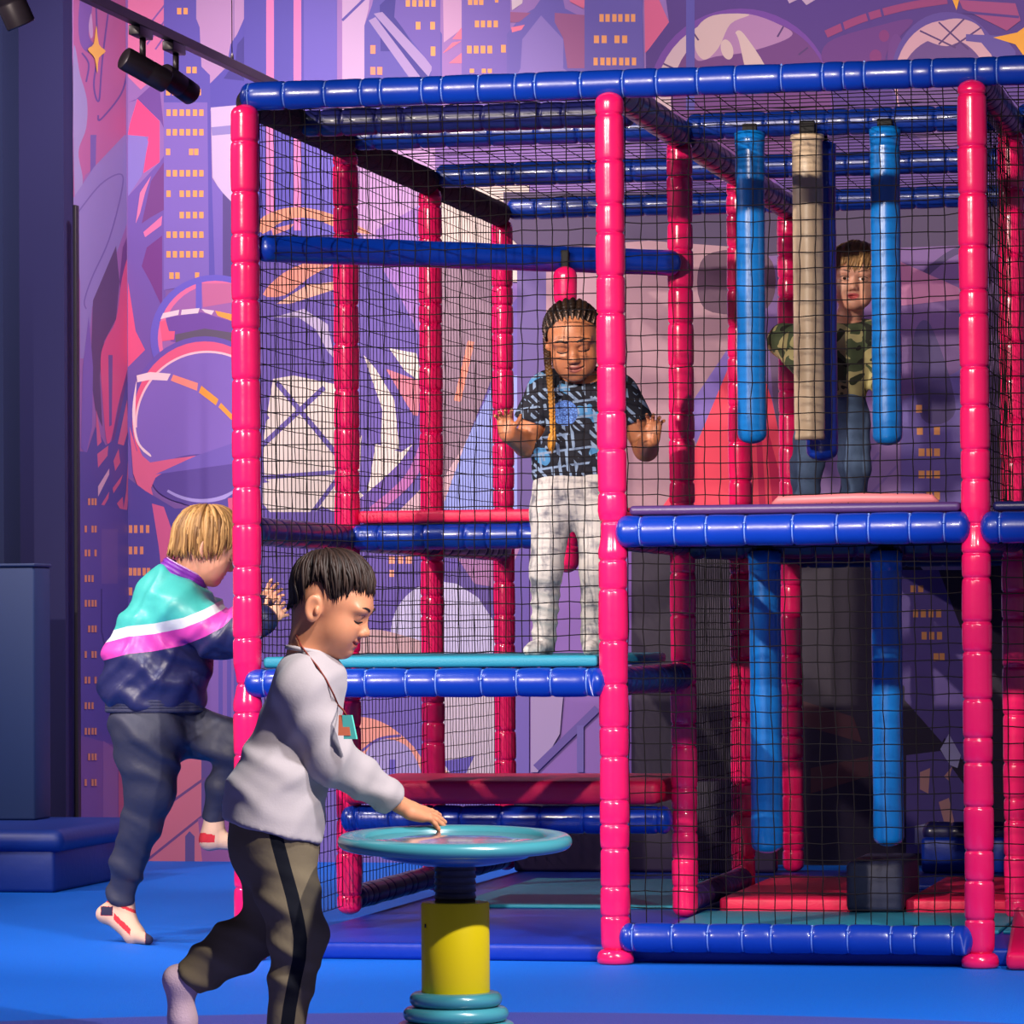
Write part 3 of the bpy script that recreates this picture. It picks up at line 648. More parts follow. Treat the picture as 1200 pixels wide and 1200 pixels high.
# ------------------------------------------------------------------ hanging bolsters
def bolster(x, y, z0, z1, r, m, label, group, cap=True, ragged=False):
    t = empty('hanging_bolster', (x, y, z0), label, 'hanging bolster', group)
    L = z1-z0
    pr = [(r*math.sqrt(max(0.02, 1-(1-min(h, 0.03)/0.03)**2)), h) for h in (0, 0.002, 0.006, 0.012, 0.02, 0.03)]
    pr += [(r+0.0008*math.sin(k*2.1), 0.03+(L-0.06)*k/14) for k in range(1, 15)]+[(r*0.97, L-0.012), (r*0.9, L-0.003), (r*0.4, L)]
    if ragged: pr = [(r*0.96+0.002*math.sin(9*k), 0.012*k) for k in range(4)]+[(r, 0.05+(L-0.06)*k/12) for k in range(13)]+[(r*1.12, L-0.005), (r*1.1, L+0.01)]
    s = MB().lathe(pr, (x, y, z0), n=28).build('sleeve', m, t)
    MB().box((x-r*0.5, y-0.008, z1-0.02), (x+r*0.5, y+0.008, min(z1+0.06, ZT+0.01) if z1 > 2 else z1+0.03), bev=0.003).build('strap', M_STRAP, t)
    if cap:
        MB().lathe([(r-0.002, 0), (r+0.0016, 0.003), (r+0.0018, 0.03), (r+0.0035, 0.056)], (x, y, z1-0.065), n=28).build('collar', m, t)
    return t
def bol(px, ytop, ybot, wpx, Y, m, label, group, **k):
    c = on(px, (ytop+ybot)/2, 1, Y); t_ = on(px, ytop, 1, Y); b_ = on(px, ybot, 1, Y); D = proj(c)[2]
    return bolster(c[0], Y, b_[2], t_[2], wpx/2*D/FPX, m, label, group, **k)
G1 = 'padded bolsters hanging in the upper right bay'; G2 = 'padded bolsters hanging under the right deck'
bol(880, 153, 520, 34, 1.16, M_LBLUE, 'light blue hanging bolster in the upper right bay, leftmost one', G1)
bol(947.5, 162, 515, 36, 1.13, M_BEIGE, 'beige worn hanging bolster in the upper right bay', G1, cap=False, ragged=True)
bol(962, 166, 540, 37, 1.26, M_BLUE, 'blue hanging bolster tucked right behind the beige one', G1)
bol(1038.5, 148, 522, 35, 1.14, M_LBLUE, 'blue hanging bolster in the upper right bay, next to the boy\'s face', G1)
bol(897.5, 645, 1000, 37, 1.16, M_LBLUE, 'blue hanging bolster under the right deck, left one of two', G2)
bol(1040, 645, 992, 36, 1.16, M_LBLUE, 'blue hanging bolster under the right deck, above the navy block', G2)
# pink roller hung from the diagonal handrail
c = on(663.5, 500, 1, 0.78)
zt = on(663.5, 312, 1, c[1])[2]; zb = on(663.5, 671, 1, c[1])[2]
t = empty('hanging_roller', (c[0], c[1], zb), 'pink padded roller hanging from the diagonal blue bar behind the girl', 'hanging roller')
MB().lathe(foam_profile(zt-zb, 0.0365), (c[0], c[1], zb), n=24).build('sleeve', M_PINK, t)
MB().box((c[0]-0.012, c[1]-0.006, zt-0.02), (c[0]+0.012, c[1]+0.006, zt+0.05), bev=0.002).build('strap', M_STRAP, t)

# ------------------------------------------------------------------ track light
RZ = 3.0; RX = on(212, 48, 2, RZ)[0]
tr = empty('light_track', (RX, 1.5, RZ), 'dark ceiling-hung lighting track running back towards the painted wall', 'light track')
MB().box((RX-0.017, -1.2, RZ-0.017), (RX+0.017, 3.35, RZ+0.017), bev=0.003).build('rail', M_BLACK, tr, smooth=False)
for yy in (-0.4, on(272, 72, 0, RX)[1]):
    mb = MB(); mb.sweep([(RX, yy, RZ+0.015), (RX, yy, ZC)], 0.0018, 6); mb.lathe([(0.006, 0), (0.006, 0.02), (0.002, 0.03)], (RX, yy, RZ+0.015), n=10); mb.build('wire', M_BLACK, tr)
def spotlight(name, base, aim, L, r, label, D0=0.0, drop=0.075):
    base = np.asarray(base, float)
    t = empty(name, base, label, 'spotlight', 'track spotlights')
    MB().box(base+[-0.02, -0.075, -0.052], base+[0.02, 0.075, -0.019], bev=0.003).build('adapter', M_BLACK, t)
    p = base+[0, 0.02, -0.05]
    MB().sweep([p, p+[0, 0, -drop]], 0.011, 10).build('stem', M_BLACK, t)
    aim = np.asarray(aim, float); aim /= np.linalg.norm(aim); c = p+[0, 0, -drop-r*0.7]
    mb = MB(); mb.lathe([(r*0.8, 0), (r*0.96, 0.004), (r, 0.012), (r, L*0.55), (r*0.985, L*0.56), (r*0.985, L*0.6), (r, L*0.61), (r, L-0.004), (r*0.93, L), (r*0.9, L-0.02)], c-aim*L*0.45, aim, 28)
    o = mb.build('housing', M_BLACK, t); autosmooth(o, 35)
    MB().lathe([(r*0.85, 0), (r*0.85, 0.004)], c+aim*(L*0.55-0.03), aim, 24).build('lens', mat('spot_lens', rgb(255, 240, 220), 0.2), t)
    return c, aim
def track_at(x, y): return np.array([RX, on(x, y, 0, RX)[1], RZ])
sa = track_at(165, 20); sb = track_at(204, 44)
spotlight('spotlight', sa, RH*0.80+FH*0.45+np.array([0, 0, -0.42]), 0.175, 0.040, 'dark cylindrical spotlight on the track, nearer of the two, pointing right')
spotlight('spotlight', sb, RH*0.55+FH*0.75+np.array([0, 0, -0.35]), 0.16, 0.040, 'dark cylindrical spotlight on the track, further one, overlapping its neighbour')
# a third spotlight, mostly cut by the corner of the frame, on its own short rail
a = at(6, 2, 11.5)
tr2 = empty('light_track', (a[0], a[1], 3.0), 'dark lighting track above the upper left corner of the picture', 'light track')
MB().box((a[0]-0.017, a[1]-0.8, a[2]+0.16), (a[0]+0.017, a[1]+1.0, a[2]+0.194), bev=0.003).build('rail', M_BLACK, tr2, smooth=False)
MB().sweep([(a[0], a[1]+0.4, a[2]+0.19), (a[0], a[1]+0.4, ZC)], 0.002, 6).build('wire', M_BLACK, tr2)
spotlight('spotlight', a+np.array([0, 0, 0.177]), RH*0.35+FH*0.2+np.array([0, 0, -0.8]), 0.17, 0.042, 'dark cylindrical spotlight cut off by the upper left corner')

# ------------------------------------------------------------------ spinner table
DT = 9.27
ct = at(533, 985, DT); ftp = np.array([ct[0], ct[1], 0.0])
M_TQ = mat('turquoise_plastic', rgb(62, 138, 150), 0.28, coat=0.4, noise=0.05, nscale=10)
M_YEL = mat('yellow_plastic', rgb(232, 208, 0), 0.45, spec=0.3)
M_BOWL = mat('blue_plastic', rgb(14, 92, 158), 0.35, coat=0.2)
M_DISC = mat('disc_inlay', rgb(120, 132, 150), 0.12, coat=0.8)
M_RUB = mat('black_rubber', rgb(16, 18, 34), 0.45)
tb = empty('spinning_table', ftp, 'round turquoise spinning disc table on a yellow column with a stepped turquoise base', 'spinning table')
tilt = np.array([-FH[0]*math.sin(0.042), -FH[1]*math.sin(0.042), 1.0])+RH*0.006
RD = 137.5*DT/FPX
def arcp(cx, cz, r, a0, a1, n=6): return [(cx+r*math.cos(math.radians(a0+(a1-a0)*k/n)), cz+r*math.sin(math.radians(a0+(a1-a0)*k/n))) for k in range(n+1)]
prof = [(0.15, -0.016)]+[(RD-0.03, -0.018)]+arcp(RD-0.016, -0.002, 0.016, -80, 60, 8)+[(RD-0.03, 0.0145), (RD-0.05, 0.013), (RD-0.058, 0.009), (RD-0.062, 0.0), (0.15, -0.001)]
mb = MB(); mb.lathe([(0.15, -0.016)]+prof[1:-1]+[(0.15, -0.001)], ct, tilt, 72)
rim = mb.build('disc', M_TQ, tb); autosmooth(rim, 40)
MB().lathe([(RD-0.061, 0.0), (RD-0.061, 0.003), (0.13, 0.004), (0.11, 0.007), (0.002, 0.009)], ct, tilt, 64).build('inlay', M_DISC, rim)
MB().lathe([(0.05, -0.052), (0.10, -0.05), (0.165, -0.036), (RD-0.075, -0.02), (RD-0.075, -0.015), (0.05, -0.012)], ct, tilt, 64).build('underside', M_BOWL, tb)
mb = MB(); zt = ct[2]-0.035; zc = on(533, 1057, 1, ct[1])[2]; pr = []
for k in range(8): pr += [(0.0475, zc-0.02+k*(zt-zc+0.02)/8), (0.0445, zc-0.02+(k+0.75)*(zt-zc+0.02)/8), (0.0475, zc-0.02+(k+0.85)*(zt-zc+0.02)/8)]
mb.lathe(pr, ftp, n=36); mb.build('bellows', M_RUB, tb)
zr = on(533, 1162, 1, ct[1])[2]
col = MB().lathe([(0.07, zr-0.04), (0.0765, zr-0.03), (0.0765, zc-0.005), (0.074, zc), (0.05, zc)], ftp, n=48).build('column', M_YEL, tb); autosmooth(col, 40)
sp_ = ftp+np.array([0, 0, zc-0.05])-RH*0.066-FH*0.0395
MB().box(sp_-[0.0015, 0.003, 0.004], sp_+[0.0015, 0.003, 0.004]).build('screw', M_RUB, col)
hr = zr/5.0
for k in range(5):
    rr = 0.104+0.0145*k; z1 = zr-hr*k
    p = [(0.03, z1-hr)]+arcp(rr-hr*0.5, z1-hr*0.5, hr*0.5, -88, 88, 8)+[(0.03, z1)]
    MB().lathe(p, ftp, n=56).build('base_ring', M_TQ, tb)
# ------------------------------------------------------------------ organic surfaces: blended distance fields + surface nets
def V3(*a): return np.array(a, float)
def nrm(v): v = np.asarray(v, float); return v/(np.linalg.norm(v)+1e-12)
class Field:
    def __init__(s, lo, hi, h):
        s.lo = np.asarray(lo, float); s.h = h
        s.n = np.ceil((np.asarray(hi, float)-s.lo)/h).astype(int)+1
        s.d = np.full(s.n, 0.5, np.float32)
        s.ax = [s.lo[i]+h*np.arange(s.n[i]) for i in range(3)]
    def sub(s, lo, hi):
        a = np.clip(np.floor((np.asarray(lo)-s.lo)/s.h).astype(int), 0, s.n-1); b = np.clip(np.ceil((np.asarray(hi)-s.lo)/s.h).astype(int)+1, 1, s.n)
        sl = tuple(slice(a[i], max(b[i], a[i]+1)) for i in range(3))
        return sl, s.ax[0][sl[0]][:, None, None], s.ax[1][sl[1]][None, :, None], s.ax[2][sl[2]][None, None, :]
    def put(s, sl, d, k, mode):
        o = s.d[sl]
        if mode == 'add':
            if k <= 0: s.d[sl] = np.minimum(o, d); return
            h = np.clip(0.5+0.5*(o-d)/k, 0, 1); s.d[sl] = o*(1-h)+d*h-k*h*(1-h)
        else:
            if k <= 0: s.d[sl] = np.maximum(o, -d); return
            h = np.clip(0.5-0.5*(o+d)/k, 0, 1); s.d[sl] = o*(1-h)-d*h+k*h*(1-h)
    def cap(s, a, b, ra, rb=None, k=0.02, flat=None, fr=1.0, mode='add'):
        """tapered capsule; flat=(axis) direction squeezed by fr (<1 thinner)"""
        rb = ra if rb is None else rb
        a = np.asarray(a, float); b = np.asarray(b, float); R = max(ra, rb)*max(1, 1)+k+2*s.h
        sl, x, y, z = s.sub(np.minimum(a, b)-R, np.maximum(a, b)+R)
        px, py, pz = x-a[0], y-a[1], z-a[2]; ab = b-a
        sc = 1.0
        if flat is not None:
            n = nrm(flat); q = 1/fr-1; c = px*n[0]+py*n[1]+pz*n[2]
            px = px+n[0]*c*q; py = py+n[1]*c*q; pz = pz+n[2]*c*q; ab = ab+n*(ab@n)*q; sc = 0.5+0.5*fr
        t = np.clip((px*ab[0]+py*ab[1]+pz*ab[2])/(ab@ab+1e-12), 0, 1)
        d = np.sqrt((px-t*ab[0])**2+(py-t*ab[1])**2+(pz-t*ab[2])**2)-(ra+(rb-ra)*t)
        s.put(sl, (d*sc).astype(np.float32), k, mode); return s
    def ell(s, c, r, M=None, k=0.02, mode='add'):
        c = np.asarray(c, float); r = np.asarray(r, float); M = np.eye(3) if M is None else M
        ext = np.sqrt(((M*r)**2).sum(1))+k+2*s.h
        sl, x, y, z = s.sub(c-ext, c+ext)
        p = [(x-c[0])*M[0, i]+(y-c[1])*M[1, i]+(z-c[2])*M[2, i] for i in range(3)]
        k0 = np.sqrt(sum((p[i]/r[i])**2 for i in range(3))); k1 = np.sqrt(sum((p[i]/r[i]**2)**2 for i in range(3)))+1e-9
        s.put(sl, (k0*(k0-1)/k1).astype(np.float32), k, mode); return s
    def cut(s, p, n, k=0.0, R=0.16):
        """remove what lies on the +n side of the plane, within R of p"""
        n = nrm(n); p = np.asarray(p); sl, x, y, z = s.sub(p-R, p+R)
        d = ((x-p[0])*n[0]+(y-p[1])*n[1]+(z-p[2])*n[2]).astype(np.float32)
        r = (np.sqrt((x-p[0])**2+(y-p[1])**2+(z-p[2])**2)-R).astype(np.float32)
        s.put(sl, np.maximum(-d, r), k, 'sub'); return s
    def val(s, p):
        q = (np.asarray(p)-s.lo)/s.h; i = np.clip(np.floor(q).astype(int), 0, s.n-2); f = q-i
        D = s.d[i[0]:i[0]+2, i[1]:i[1]+2, i[2]:i[2]+2]
        D = D[0]*(1-f[0])+D[1]*f[0]; D = D[0]*(1-f[1])+D[1]*f[1]; return D[0]*(1-f[2])+D[1]*f[2]
    def snap(s, p, d, maxd=0.15, lift=0.0):
        """walk from p along d until the surface is met"""
        d = nrm(d); p = np.asarray(p, float); t = 0
        while t < maxd and s.val(p+d*t) > 0: t += s.h*0.25
        return p+d*(t-lift)
    def mesh(s):
        d = s.d; ins = d < 0
        cnt = sum(ins[i:ins.shape[0]-1+i, j:ins.shape[1]-1+j, k:ins.shape[2]-1+k].astype(np.int8) for i in (0, 1) for j in (0, 1) for k in (0, 1))
        act = (cnt > 0) & (cnt < 8); I = np.argwhere(act); idx = np.full(act.shape, -1, np.int64); idx[tuple(I.T)] = np.arange(len(I))
        acc = np.zeros((len(I), 3)); num = np.zeros(len(I))
        C = [(i, j, k) for i in (0, 1) for j in (0, 1) for k in (0, 1)]
        for a in C:
            for ax in range(3):
                if a[ax]: continue
                b = list(a); b[ax] = 1
                da = d[tuple((I+a).T)]; db = d[tuple((I+b).T)]; m = (da < 0) != (db < 0)
                t = np.where(m, da/(da-db+1e-12*(da == db)), 0)
                P = np.repeat(np.array(a, float)[None], len(I), 0); P[:, ax] = t
                acc[m] += P[m]; num[m] += 1
        V = s.lo+(I+acc/num[:, None])*s.h
        Q = []
        for ax in range(3):
            u, v = [(1, 2), (2, 0), (0, 1)][ax]
            sa = [slice(None)]*3; sb = [slice(None)]*3; sa[ax] = slice(0, -1); sb[ax] = slice(1, None)
            E = ins[tuple(sa)] != ins[tuple(sb)]; e = np.argwhere(E)
            ok = (e[:, u] > 0) & (e[:, v] > 0) & (e[:, u] < act.shape[u]) & (e[:, v] < act.shape[v]); e = e[ok]
            du = np.zeros(3, int); du[u] = 1; dv = np.zeros(3, int); dv[v] = 1
            q = np.stack([idx[tuple((e-du-dv).T)], idx[tuple((e-dv).T)], idx[tuple(e.T)], idx[tuple((e-du).T)]], 1)
            fl_ = ~ins[tuple(e.T)]; q[fl_] = q[fl_][:, ::-1]
            Q.append(q)
        return V, np.concatenate(Q)
def smooth_np(V, Q, it=1, w=0.5):
    E = np.concatenate([Q[:, [0, 1]], Q[:, [1, 2]], Q[:, [2, 3]], Q[:, [3, 0]]]); 
    for _ in range(it):
        acc = np.zeros_like(V); n = np.zeros(len(V))
        for a, b in ((0, 1), (1, 0)):
            np.add.at(acc, E[:, a], V[E[:, b]]); np.add.at(n, E[:, a], 1)
        V = V*(1-w)+w*acc/np.maximum(n, 1)[:, None]
    return V
def normals_np(V, Q):
    n = np.cross(V[Q[:, 2]]-V[Q[:, 0]], V[Q[:, 3]]-V[Q[:, 1]]); N = np.zeros_like(V)
    for i in range(4): np.add.at(N, Q[:, i], n)
    return N/(np.linalg.norm(N, axis=1)[:, None]+1e-12)
def fold(V, N, amp, axis, freq, warp=0.5, seed=0.0, mask=None, pinch=2.0):
    """cloth folds: sharpened waves running across `axis`, warped by smooth noise"""
    ax = nrm(axis); out = np.empty(len(V))
    for i, p in enumerate(V):
        w = mnoise.noise(Vector(p*6.0)+Vector((seed, seed*2, 1)))
        w2 = mnoise.noise(Vector(p*11.0)+Vector((3+seed, seed, 7)))
        s_ = math.sin((p@ax)*freq+w*warp*8+w2*warp*2)
        out[i] = (0.5+0.5*s_)**pinch*(0.45+0.9*max(0, mnoise.noise(Vector(p*4.0)+Vector((9, seed, 3)))+0.35))
    if mask is not None: out *= mask
    return V+N*(out*amp)[:, None]
class Joined:
    """several surface patches collected into one mesh, with per-vertex attributes"""
    def __init__(s): s.V = []; s.F = []; s.M = []; s.A = {}; s.n = 0
    def add(s, V, F, mi=0, **attrs):
        s.V.append(np.asarray(V, float)); s.F += [tuple(int(i)+s.n for i in f) for f in F]; s.M += [mi]*len(F)
        for k in set(list(s.A)+list(attrs)):
            s.A.setdefault(k, np.zeros(s.n)); s.A[k] = np.concatenate([s.A[k], attrs.get(k, np.zeros(len(V)))])
        s.n += len(V); return s
    def mb(s, m, mi=0): return s.add(np.array(m.v), m.f, mi)
    def build(s, name, mats, parent, label=None):
        V = np.concatenate(s.V); me = bpy.data.meshes.new(name); me.from_pydata([tuple(v) for v in V], [], s.F)
        if any(s.M): me.polygons.foreach_set('material_index', s.M)
        for k, a in s.A.items():
            at_ = me.attributes.new(k, 'FLOAT', 'POINT'); at_.data.foreach_set('value', a.astype(np.float32))
        return link(name, me, mats, parent, label=label)

def skin_mat(name, col, lip, rough=0.45):
    m = bpy.data.materials.new(name); m.use_nodes = True; nt = m.node_tree; b = nt.nodes['Principled BSDF']
    a = nt.nodes.new('ShaderNodeAttribute'); a.attribute_name = 'lip'
    n = nt.nodes.new('ShaderNodeTexNoise'); n.inputs['Scale'].default_value = 35; n.inputs['Detail'].default_value = 4
    tc = nt.nodes.new('ShaderNodeTexCoord'); nt.links.new(tc.outputs['Object'], n.inputs['Vector'])
    m1 = nt.nodes.new('ShaderNodeMix'); m1.data_type = 'RGBA'
    m1.inputs['A'].default_value = tuple(c*0.92 for c in col[:3])+(1,); m1.inputs['B'].default_value = (min(1, col[0]*1.1), col[1]*1.02, col[2]*1.0, 1)
    nt.links.new(n.outputs['Fac'], m1.inputs['Factor'])
    m2 = nt.nodes.new('ShaderNodeMix'); m2.data_type = 'RGBA'; m2.inputs['B'].default_value = lip
    nt.links.new(a.outputs['Fac'], m2.inputs['Factor']); nt.links.new(m1.outputs['Result'], m2.inputs['A'])
    nt.links.new(m2.outputs['Result'], b.inputs['Base Color'])
    b.inputs['Roughness'].default_value = rough; b.inputs['Subsurface Weight'].default_value = 0.12
    b.inputs['Subsurface Radius'].default_value = (0.012, 0.005, 0.003); b.inputs['Subsurface Scale'].default_value = 0.6
    return m
def hair_mat(name, c0, c1, rough=0.42):
    m = bpy.data.materials.new(name); m.use_nodes = True; nt = m.node_tree; b = nt.nodes['Principled BSDF']
    a = nt.nodes.new('ShaderNodeAttribute'); a.attribute_name = 'strand'
    m1 = nt.nodes.new('ShaderNodeMix'); m1.data_type = 'RGBA'; m1.inputs['A'].default_value = c0; m1.inputs['B'].default_value = c1
    nt.links.new(a.outputs['Fac'], m1.inputs['Factor']); nt.links.new(m1.outputs['Result'], b.inputs['Base Color'])
    b.inputs['Roughness'].default_value = rough; b.inputs['Specular IOR Level'].default_value = 0.35
    return m
def band_mat(name, stops, attr='band', rough=0.5, bump=0.0, bscale=60, coat=0.0, spec=0.5, noise=0.0):
    """hard-edged bands of cloth colour along a per-vertex measure"""
    m = bpy.data.materials.new(name); m.use_nodes = True; nt = m.node_tree; b = nt.nodes['Principled BSDF']
    a = nt.nodes.new('ShaderNodeAttribute'); a.attribute_name = attr
    r = nt.nodes.new('ShaderNodeValToRGB'); r.color_ramp.interpolation = 'CONSTANT'
    el = r.color_ramp.elements
    while len(el) > 1: el.remove(el[-1])
    el[0].position = stops[0][0]; el[0].color = stops[0][1]
    for p, c in stops[1:]: e = el.new(p); e.color = c
    nt.links.new(a.outputs['Fac'], r.inputs['Fac']); nt.links.new(r.outputs['Color'], b.inputs['Base Color'])
    b.inputs['Roughness'].default_value = rough; b.inputs['Coat Weight'].default_value = coat; b.inputs['Specular IOR Level'].default_value = spec
    if bump:
        tc = nt.nodes.new('ShaderNodeTexCoord'); n2 = nt.nodes.new('ShaderNodeTexNoise'); n2.inputs['Scale'].default_value = bscale; n2.inputs['Detail'].default_value = 3
        nt.links.new(tc.outputs['Object'], n2.inputs['Vector']); bp = nt.nodes.new('ShaderNodeBump'); bp.inputs['Strength'].default_value = bump; bp.inputs['Distance'].default_value = 0.008
        nt.links.new(n2.outputs['Fac'], bp.inputs['Height']); nt.links.new(bp.outputs['Normal'], b.inputs['Normal'])
    return m
M_LASH = mat('lash', rgb(34, 22, 20), 0.6)
M_EYE = mat('eye_white', rgb(226, 216, 210), 0.2); M_IRIS = mat('iris', rgb(58, 40, 30), 0.15)

# ---- head: x forwards (face), y to the person's left, z up; unit = metres for a 0.21 m head
def frame3(fwd, up):
    z = nrm(up); x = nrm(np.asarray(fwd)-z*(np.asarray(fwd)@z)); return np.stack([x, np.cross(z, x), z], 1)
class Head:
    def __init__(s, O, M, sc=1.0, h=0.0021, neck_to=None, neck_r=0.042, eyes='down', mouth='soft', face_w=1.0):
        s.O = np.asarray(O, float); s.M = M; s.sc = sc; s.eyes = eyes
        R = 0.16*sc; lo = s.O-R; hi = s.O+R
        if neck_to is not None: lo = np.minimum(lo, np.asarray(neck_to)-0.07); hi = np.maximum(hi, np.asarray(neck_to)+0.07)
        F = s.F = Field(lo, hi, h*max(sc, 0.8))
        E = lambda c, r, k=0.02, mode='add', R_=None: F.ell(s.w(c), np.array(r)*sc, M if R_ is None else M@R_, k*sc, mode)
        fw = face_w
        E((-0.006, 0, 0.026), (0.086, 0.075*fw, 0.084))
        E((0.036, 0, 0.020), (0.052, 0.058*fw, 0.060), 0.03)
        E((0.030, 0, -0.034), (0.055, 0.052*fw, 0.062), 0.03)
        E((0.064, 0, -0.081), (0.020, 0.022, 0.018), 0.035)
        for q in (1, -1):
            E((0.050, 0.033*q*fw, -0.036), (0.032, 0.029, 0.032), 0.025)
            E((0.034, 0.030*q*fw, -0.060), (0.034, 0.020, 0.027), 0.03)
            E((0.096, 0.030*q, 0.001), (0.017, 0.020, 0.0095), 0.018, 'sub')
        for q in (1, -1):
            E((0.070, 0.030*q, -0.001), (0.0150, 0.0155, 0.0135), 0.003)
            E((0.077, 0.030*q, 0.020), (0.011, 0.022, 0.008), 0.022)
        # nose
        F.cap(s.w((0.079, 0, 0.004)), s.w((0.095, 0, -0.024)), 0.0066*sc, 0.0085*sc, 0.014*sc)
        E((0.0975, 0, -0.0285), (0.0115, 0.0110, 0.0098), 0.009)
        for q in (1, -1):
            E((0.0905, 0.0105*q, -0.0335), (0.0095, 0.0065, 0.0068), 0.006)
            E((0.0955, 0.0055*q, -0.0405), (0.0045, 0.0032, 0.003), 0.003, 'sub')
        # mouth
        E((0.0795, 0, -0.0525), (0.013, 0.021, 0.0068), 0.007)
        E((0.0785, 0, -0.0640), (0.0115, 0.0175, 0.0068), 0.006)
        if mouth == 'open':
            E((0.0915, 0, -0.0585), (0.014, 0.0135, 0.0058), 0.003, 'sub')
        elif mouth == 'smile':
            for q in np.linspace(-1, 1, 9):
                E((0.0925-0.011*q*q, 0.023*q, -0.0590+0.0055*q*q), (0.0075, 0.0045, 0.0014), 0.0025, 'sub')
        else:
            for q in np.linspace(-1, 1, 9):
                E((0.0925-0.010*q*q, 0.020*q, -0.0585+0.002*q*q), (0.0075, 0.004, 0.0013), 0.0025, 'sub')
        E((0.0735, 0, -0.0715), (0.010, 0.016, 0.004), 0.008, 'sub')
        # ears
        for q in (1, -1):
            a = math.radians(14); Re = np.array([[math.cos(a), 0, -math.sin(a)], [0, 1, 0], [math.sin(a), 0, math.cos(a)]])
            b = math.radians(22*q); Rb = np.array([[math.cos(b), -math.sin(b), 0], [math.sin(b), math.cos(b), 0], [0, 0, 1]])
            Rr = Rb.T@Re
            E((-0.014, 0.077*q*fw, -0.012), (0.0195, 0.0075, 0.031), 0.006, 'add', Rr)
            E((-0.012, 0.084*q*fw, -0.010), (0.0120, 0.0055, 0.0215), 0.004, 'sub', Rr)
            E((-0.004, 0.080*q*fw, -0.014), (0.0055, 0.005, 0.010), 0.004, 'add', Rr)
        if neck_to is not None:
            F.cap(s.w((-0.022, 0, -0.045)), neck_to, neck_r*sc, neck_r*1.12*sc, 0.03*sc)
    def w(s, c): return s.O+s.M@(np.asarray(c, float)*s.sc)
    def loc(s, P): return ((P-s.O)@s.M)/s.sc
    def add_to(s, J, lash_mi=1, brow_mi=1, eye_mi=2, iris_mi=3, brow=True):
        V, Q = s.F.mesh(); L = s.loc(V)
        e = ((L[:, 1]/0.0215)**2+((L[:, 2]+0.0580-np.clip(np.abs(L[:, 1])*0.12, 0, 1))/0.0105)**2)
        lip = np.clip((1.15-e)*3, 0, 1)*(L[:, 0] > 0.068)
        J.add(V, Q, 0, lip=lip)
        dz = s.M@np.array([-1.0, 0, 0])
        mb = MB(); q_ = s.sc
        for q in (1, -1):
            if s.eyes == 'down':
                pts = [s.F.snap(s.w((0.13, 0.030*q+t*0.0165, -0.0062-0.0040*(1-t*t))), dz, 0.12, 0.0003) for t in np.linspace(-1, 1, 9)]
                mb.sweep(pts, [0.0008*q_]+[0.0021*q_]*7+[0.0012*q_], 6)
                pts = [s.F.snap(s.w((0.13, 0.030*q+t*0.0165, 0.0062+0.0045*(1-t*t))), dz, 0.12, -0.0002) for t in np.linspace(-1, 1, 9)]
                mb.sweep(pts, [0.0004*q_]+[0.0007*q_]*7+[0.0004*q_], 6)
            else:
                for zz, bow, r in ((0.0035, 0.0050, 0.0013), (-0.0045, -0.0028, 0.0008)):
                    pts = [s.F.snap(s.w((0.13, 0.030*q+t*0.0165, zz+bow*(1-t*t)-0.001)), dz, 0.12, 0.0003) for t in np.linspace(-1, 1, 9)]
                    mb.sweep(pts, [0.0005*q_]+[r*q_]*7+[0.0007*q_], 6)
            if brow:
                pts = [s.F.snap(s.w((0.13, (0.013+0.036*t)*q, 0.0215+0.0055*math.sin(t*2.3))), dz, 0.13, 0.0002) for t in np.linspace(0, 1, 9)]
                mb.sweep(pts, [r*q_*brow for r in (0.0018, 0.0030, 0.0033, 0.0032, 0.0030, 0.0026, 0.0021, 0.0015, 0.0007)], 6)
        J.mb(mb, lash_mi)
        if s.eyes == 'open':
            for q in (1, -1):
                P = s.F.snap(s.w((0.13, 0.030*q, -0.0005)), dz, 0.12)
                for (rx, ry, dd, mi) in ((0.0135, 0.0052, 0.0004, eye_mi), (0.0056, 0.0052, 0.0009, iris_mi)):
                    n = 20; C = []
                    for k in range(n):
                        a = 2*PI*k/n; C.append(s.F.snap(s.w((0.13, 0.030*q+rx*math.cos(a), -0.0005+ry*math.sin(a))), dz, 0.12, dd))
                    C.append(s.F.snap(s.w((0.13, 0.030*q, -0.0005)), dz, 0.12, dd+0.0006))
                    J.add(np.array(C), [(k, (k+1) % n, n) for k in range(n)], mi)

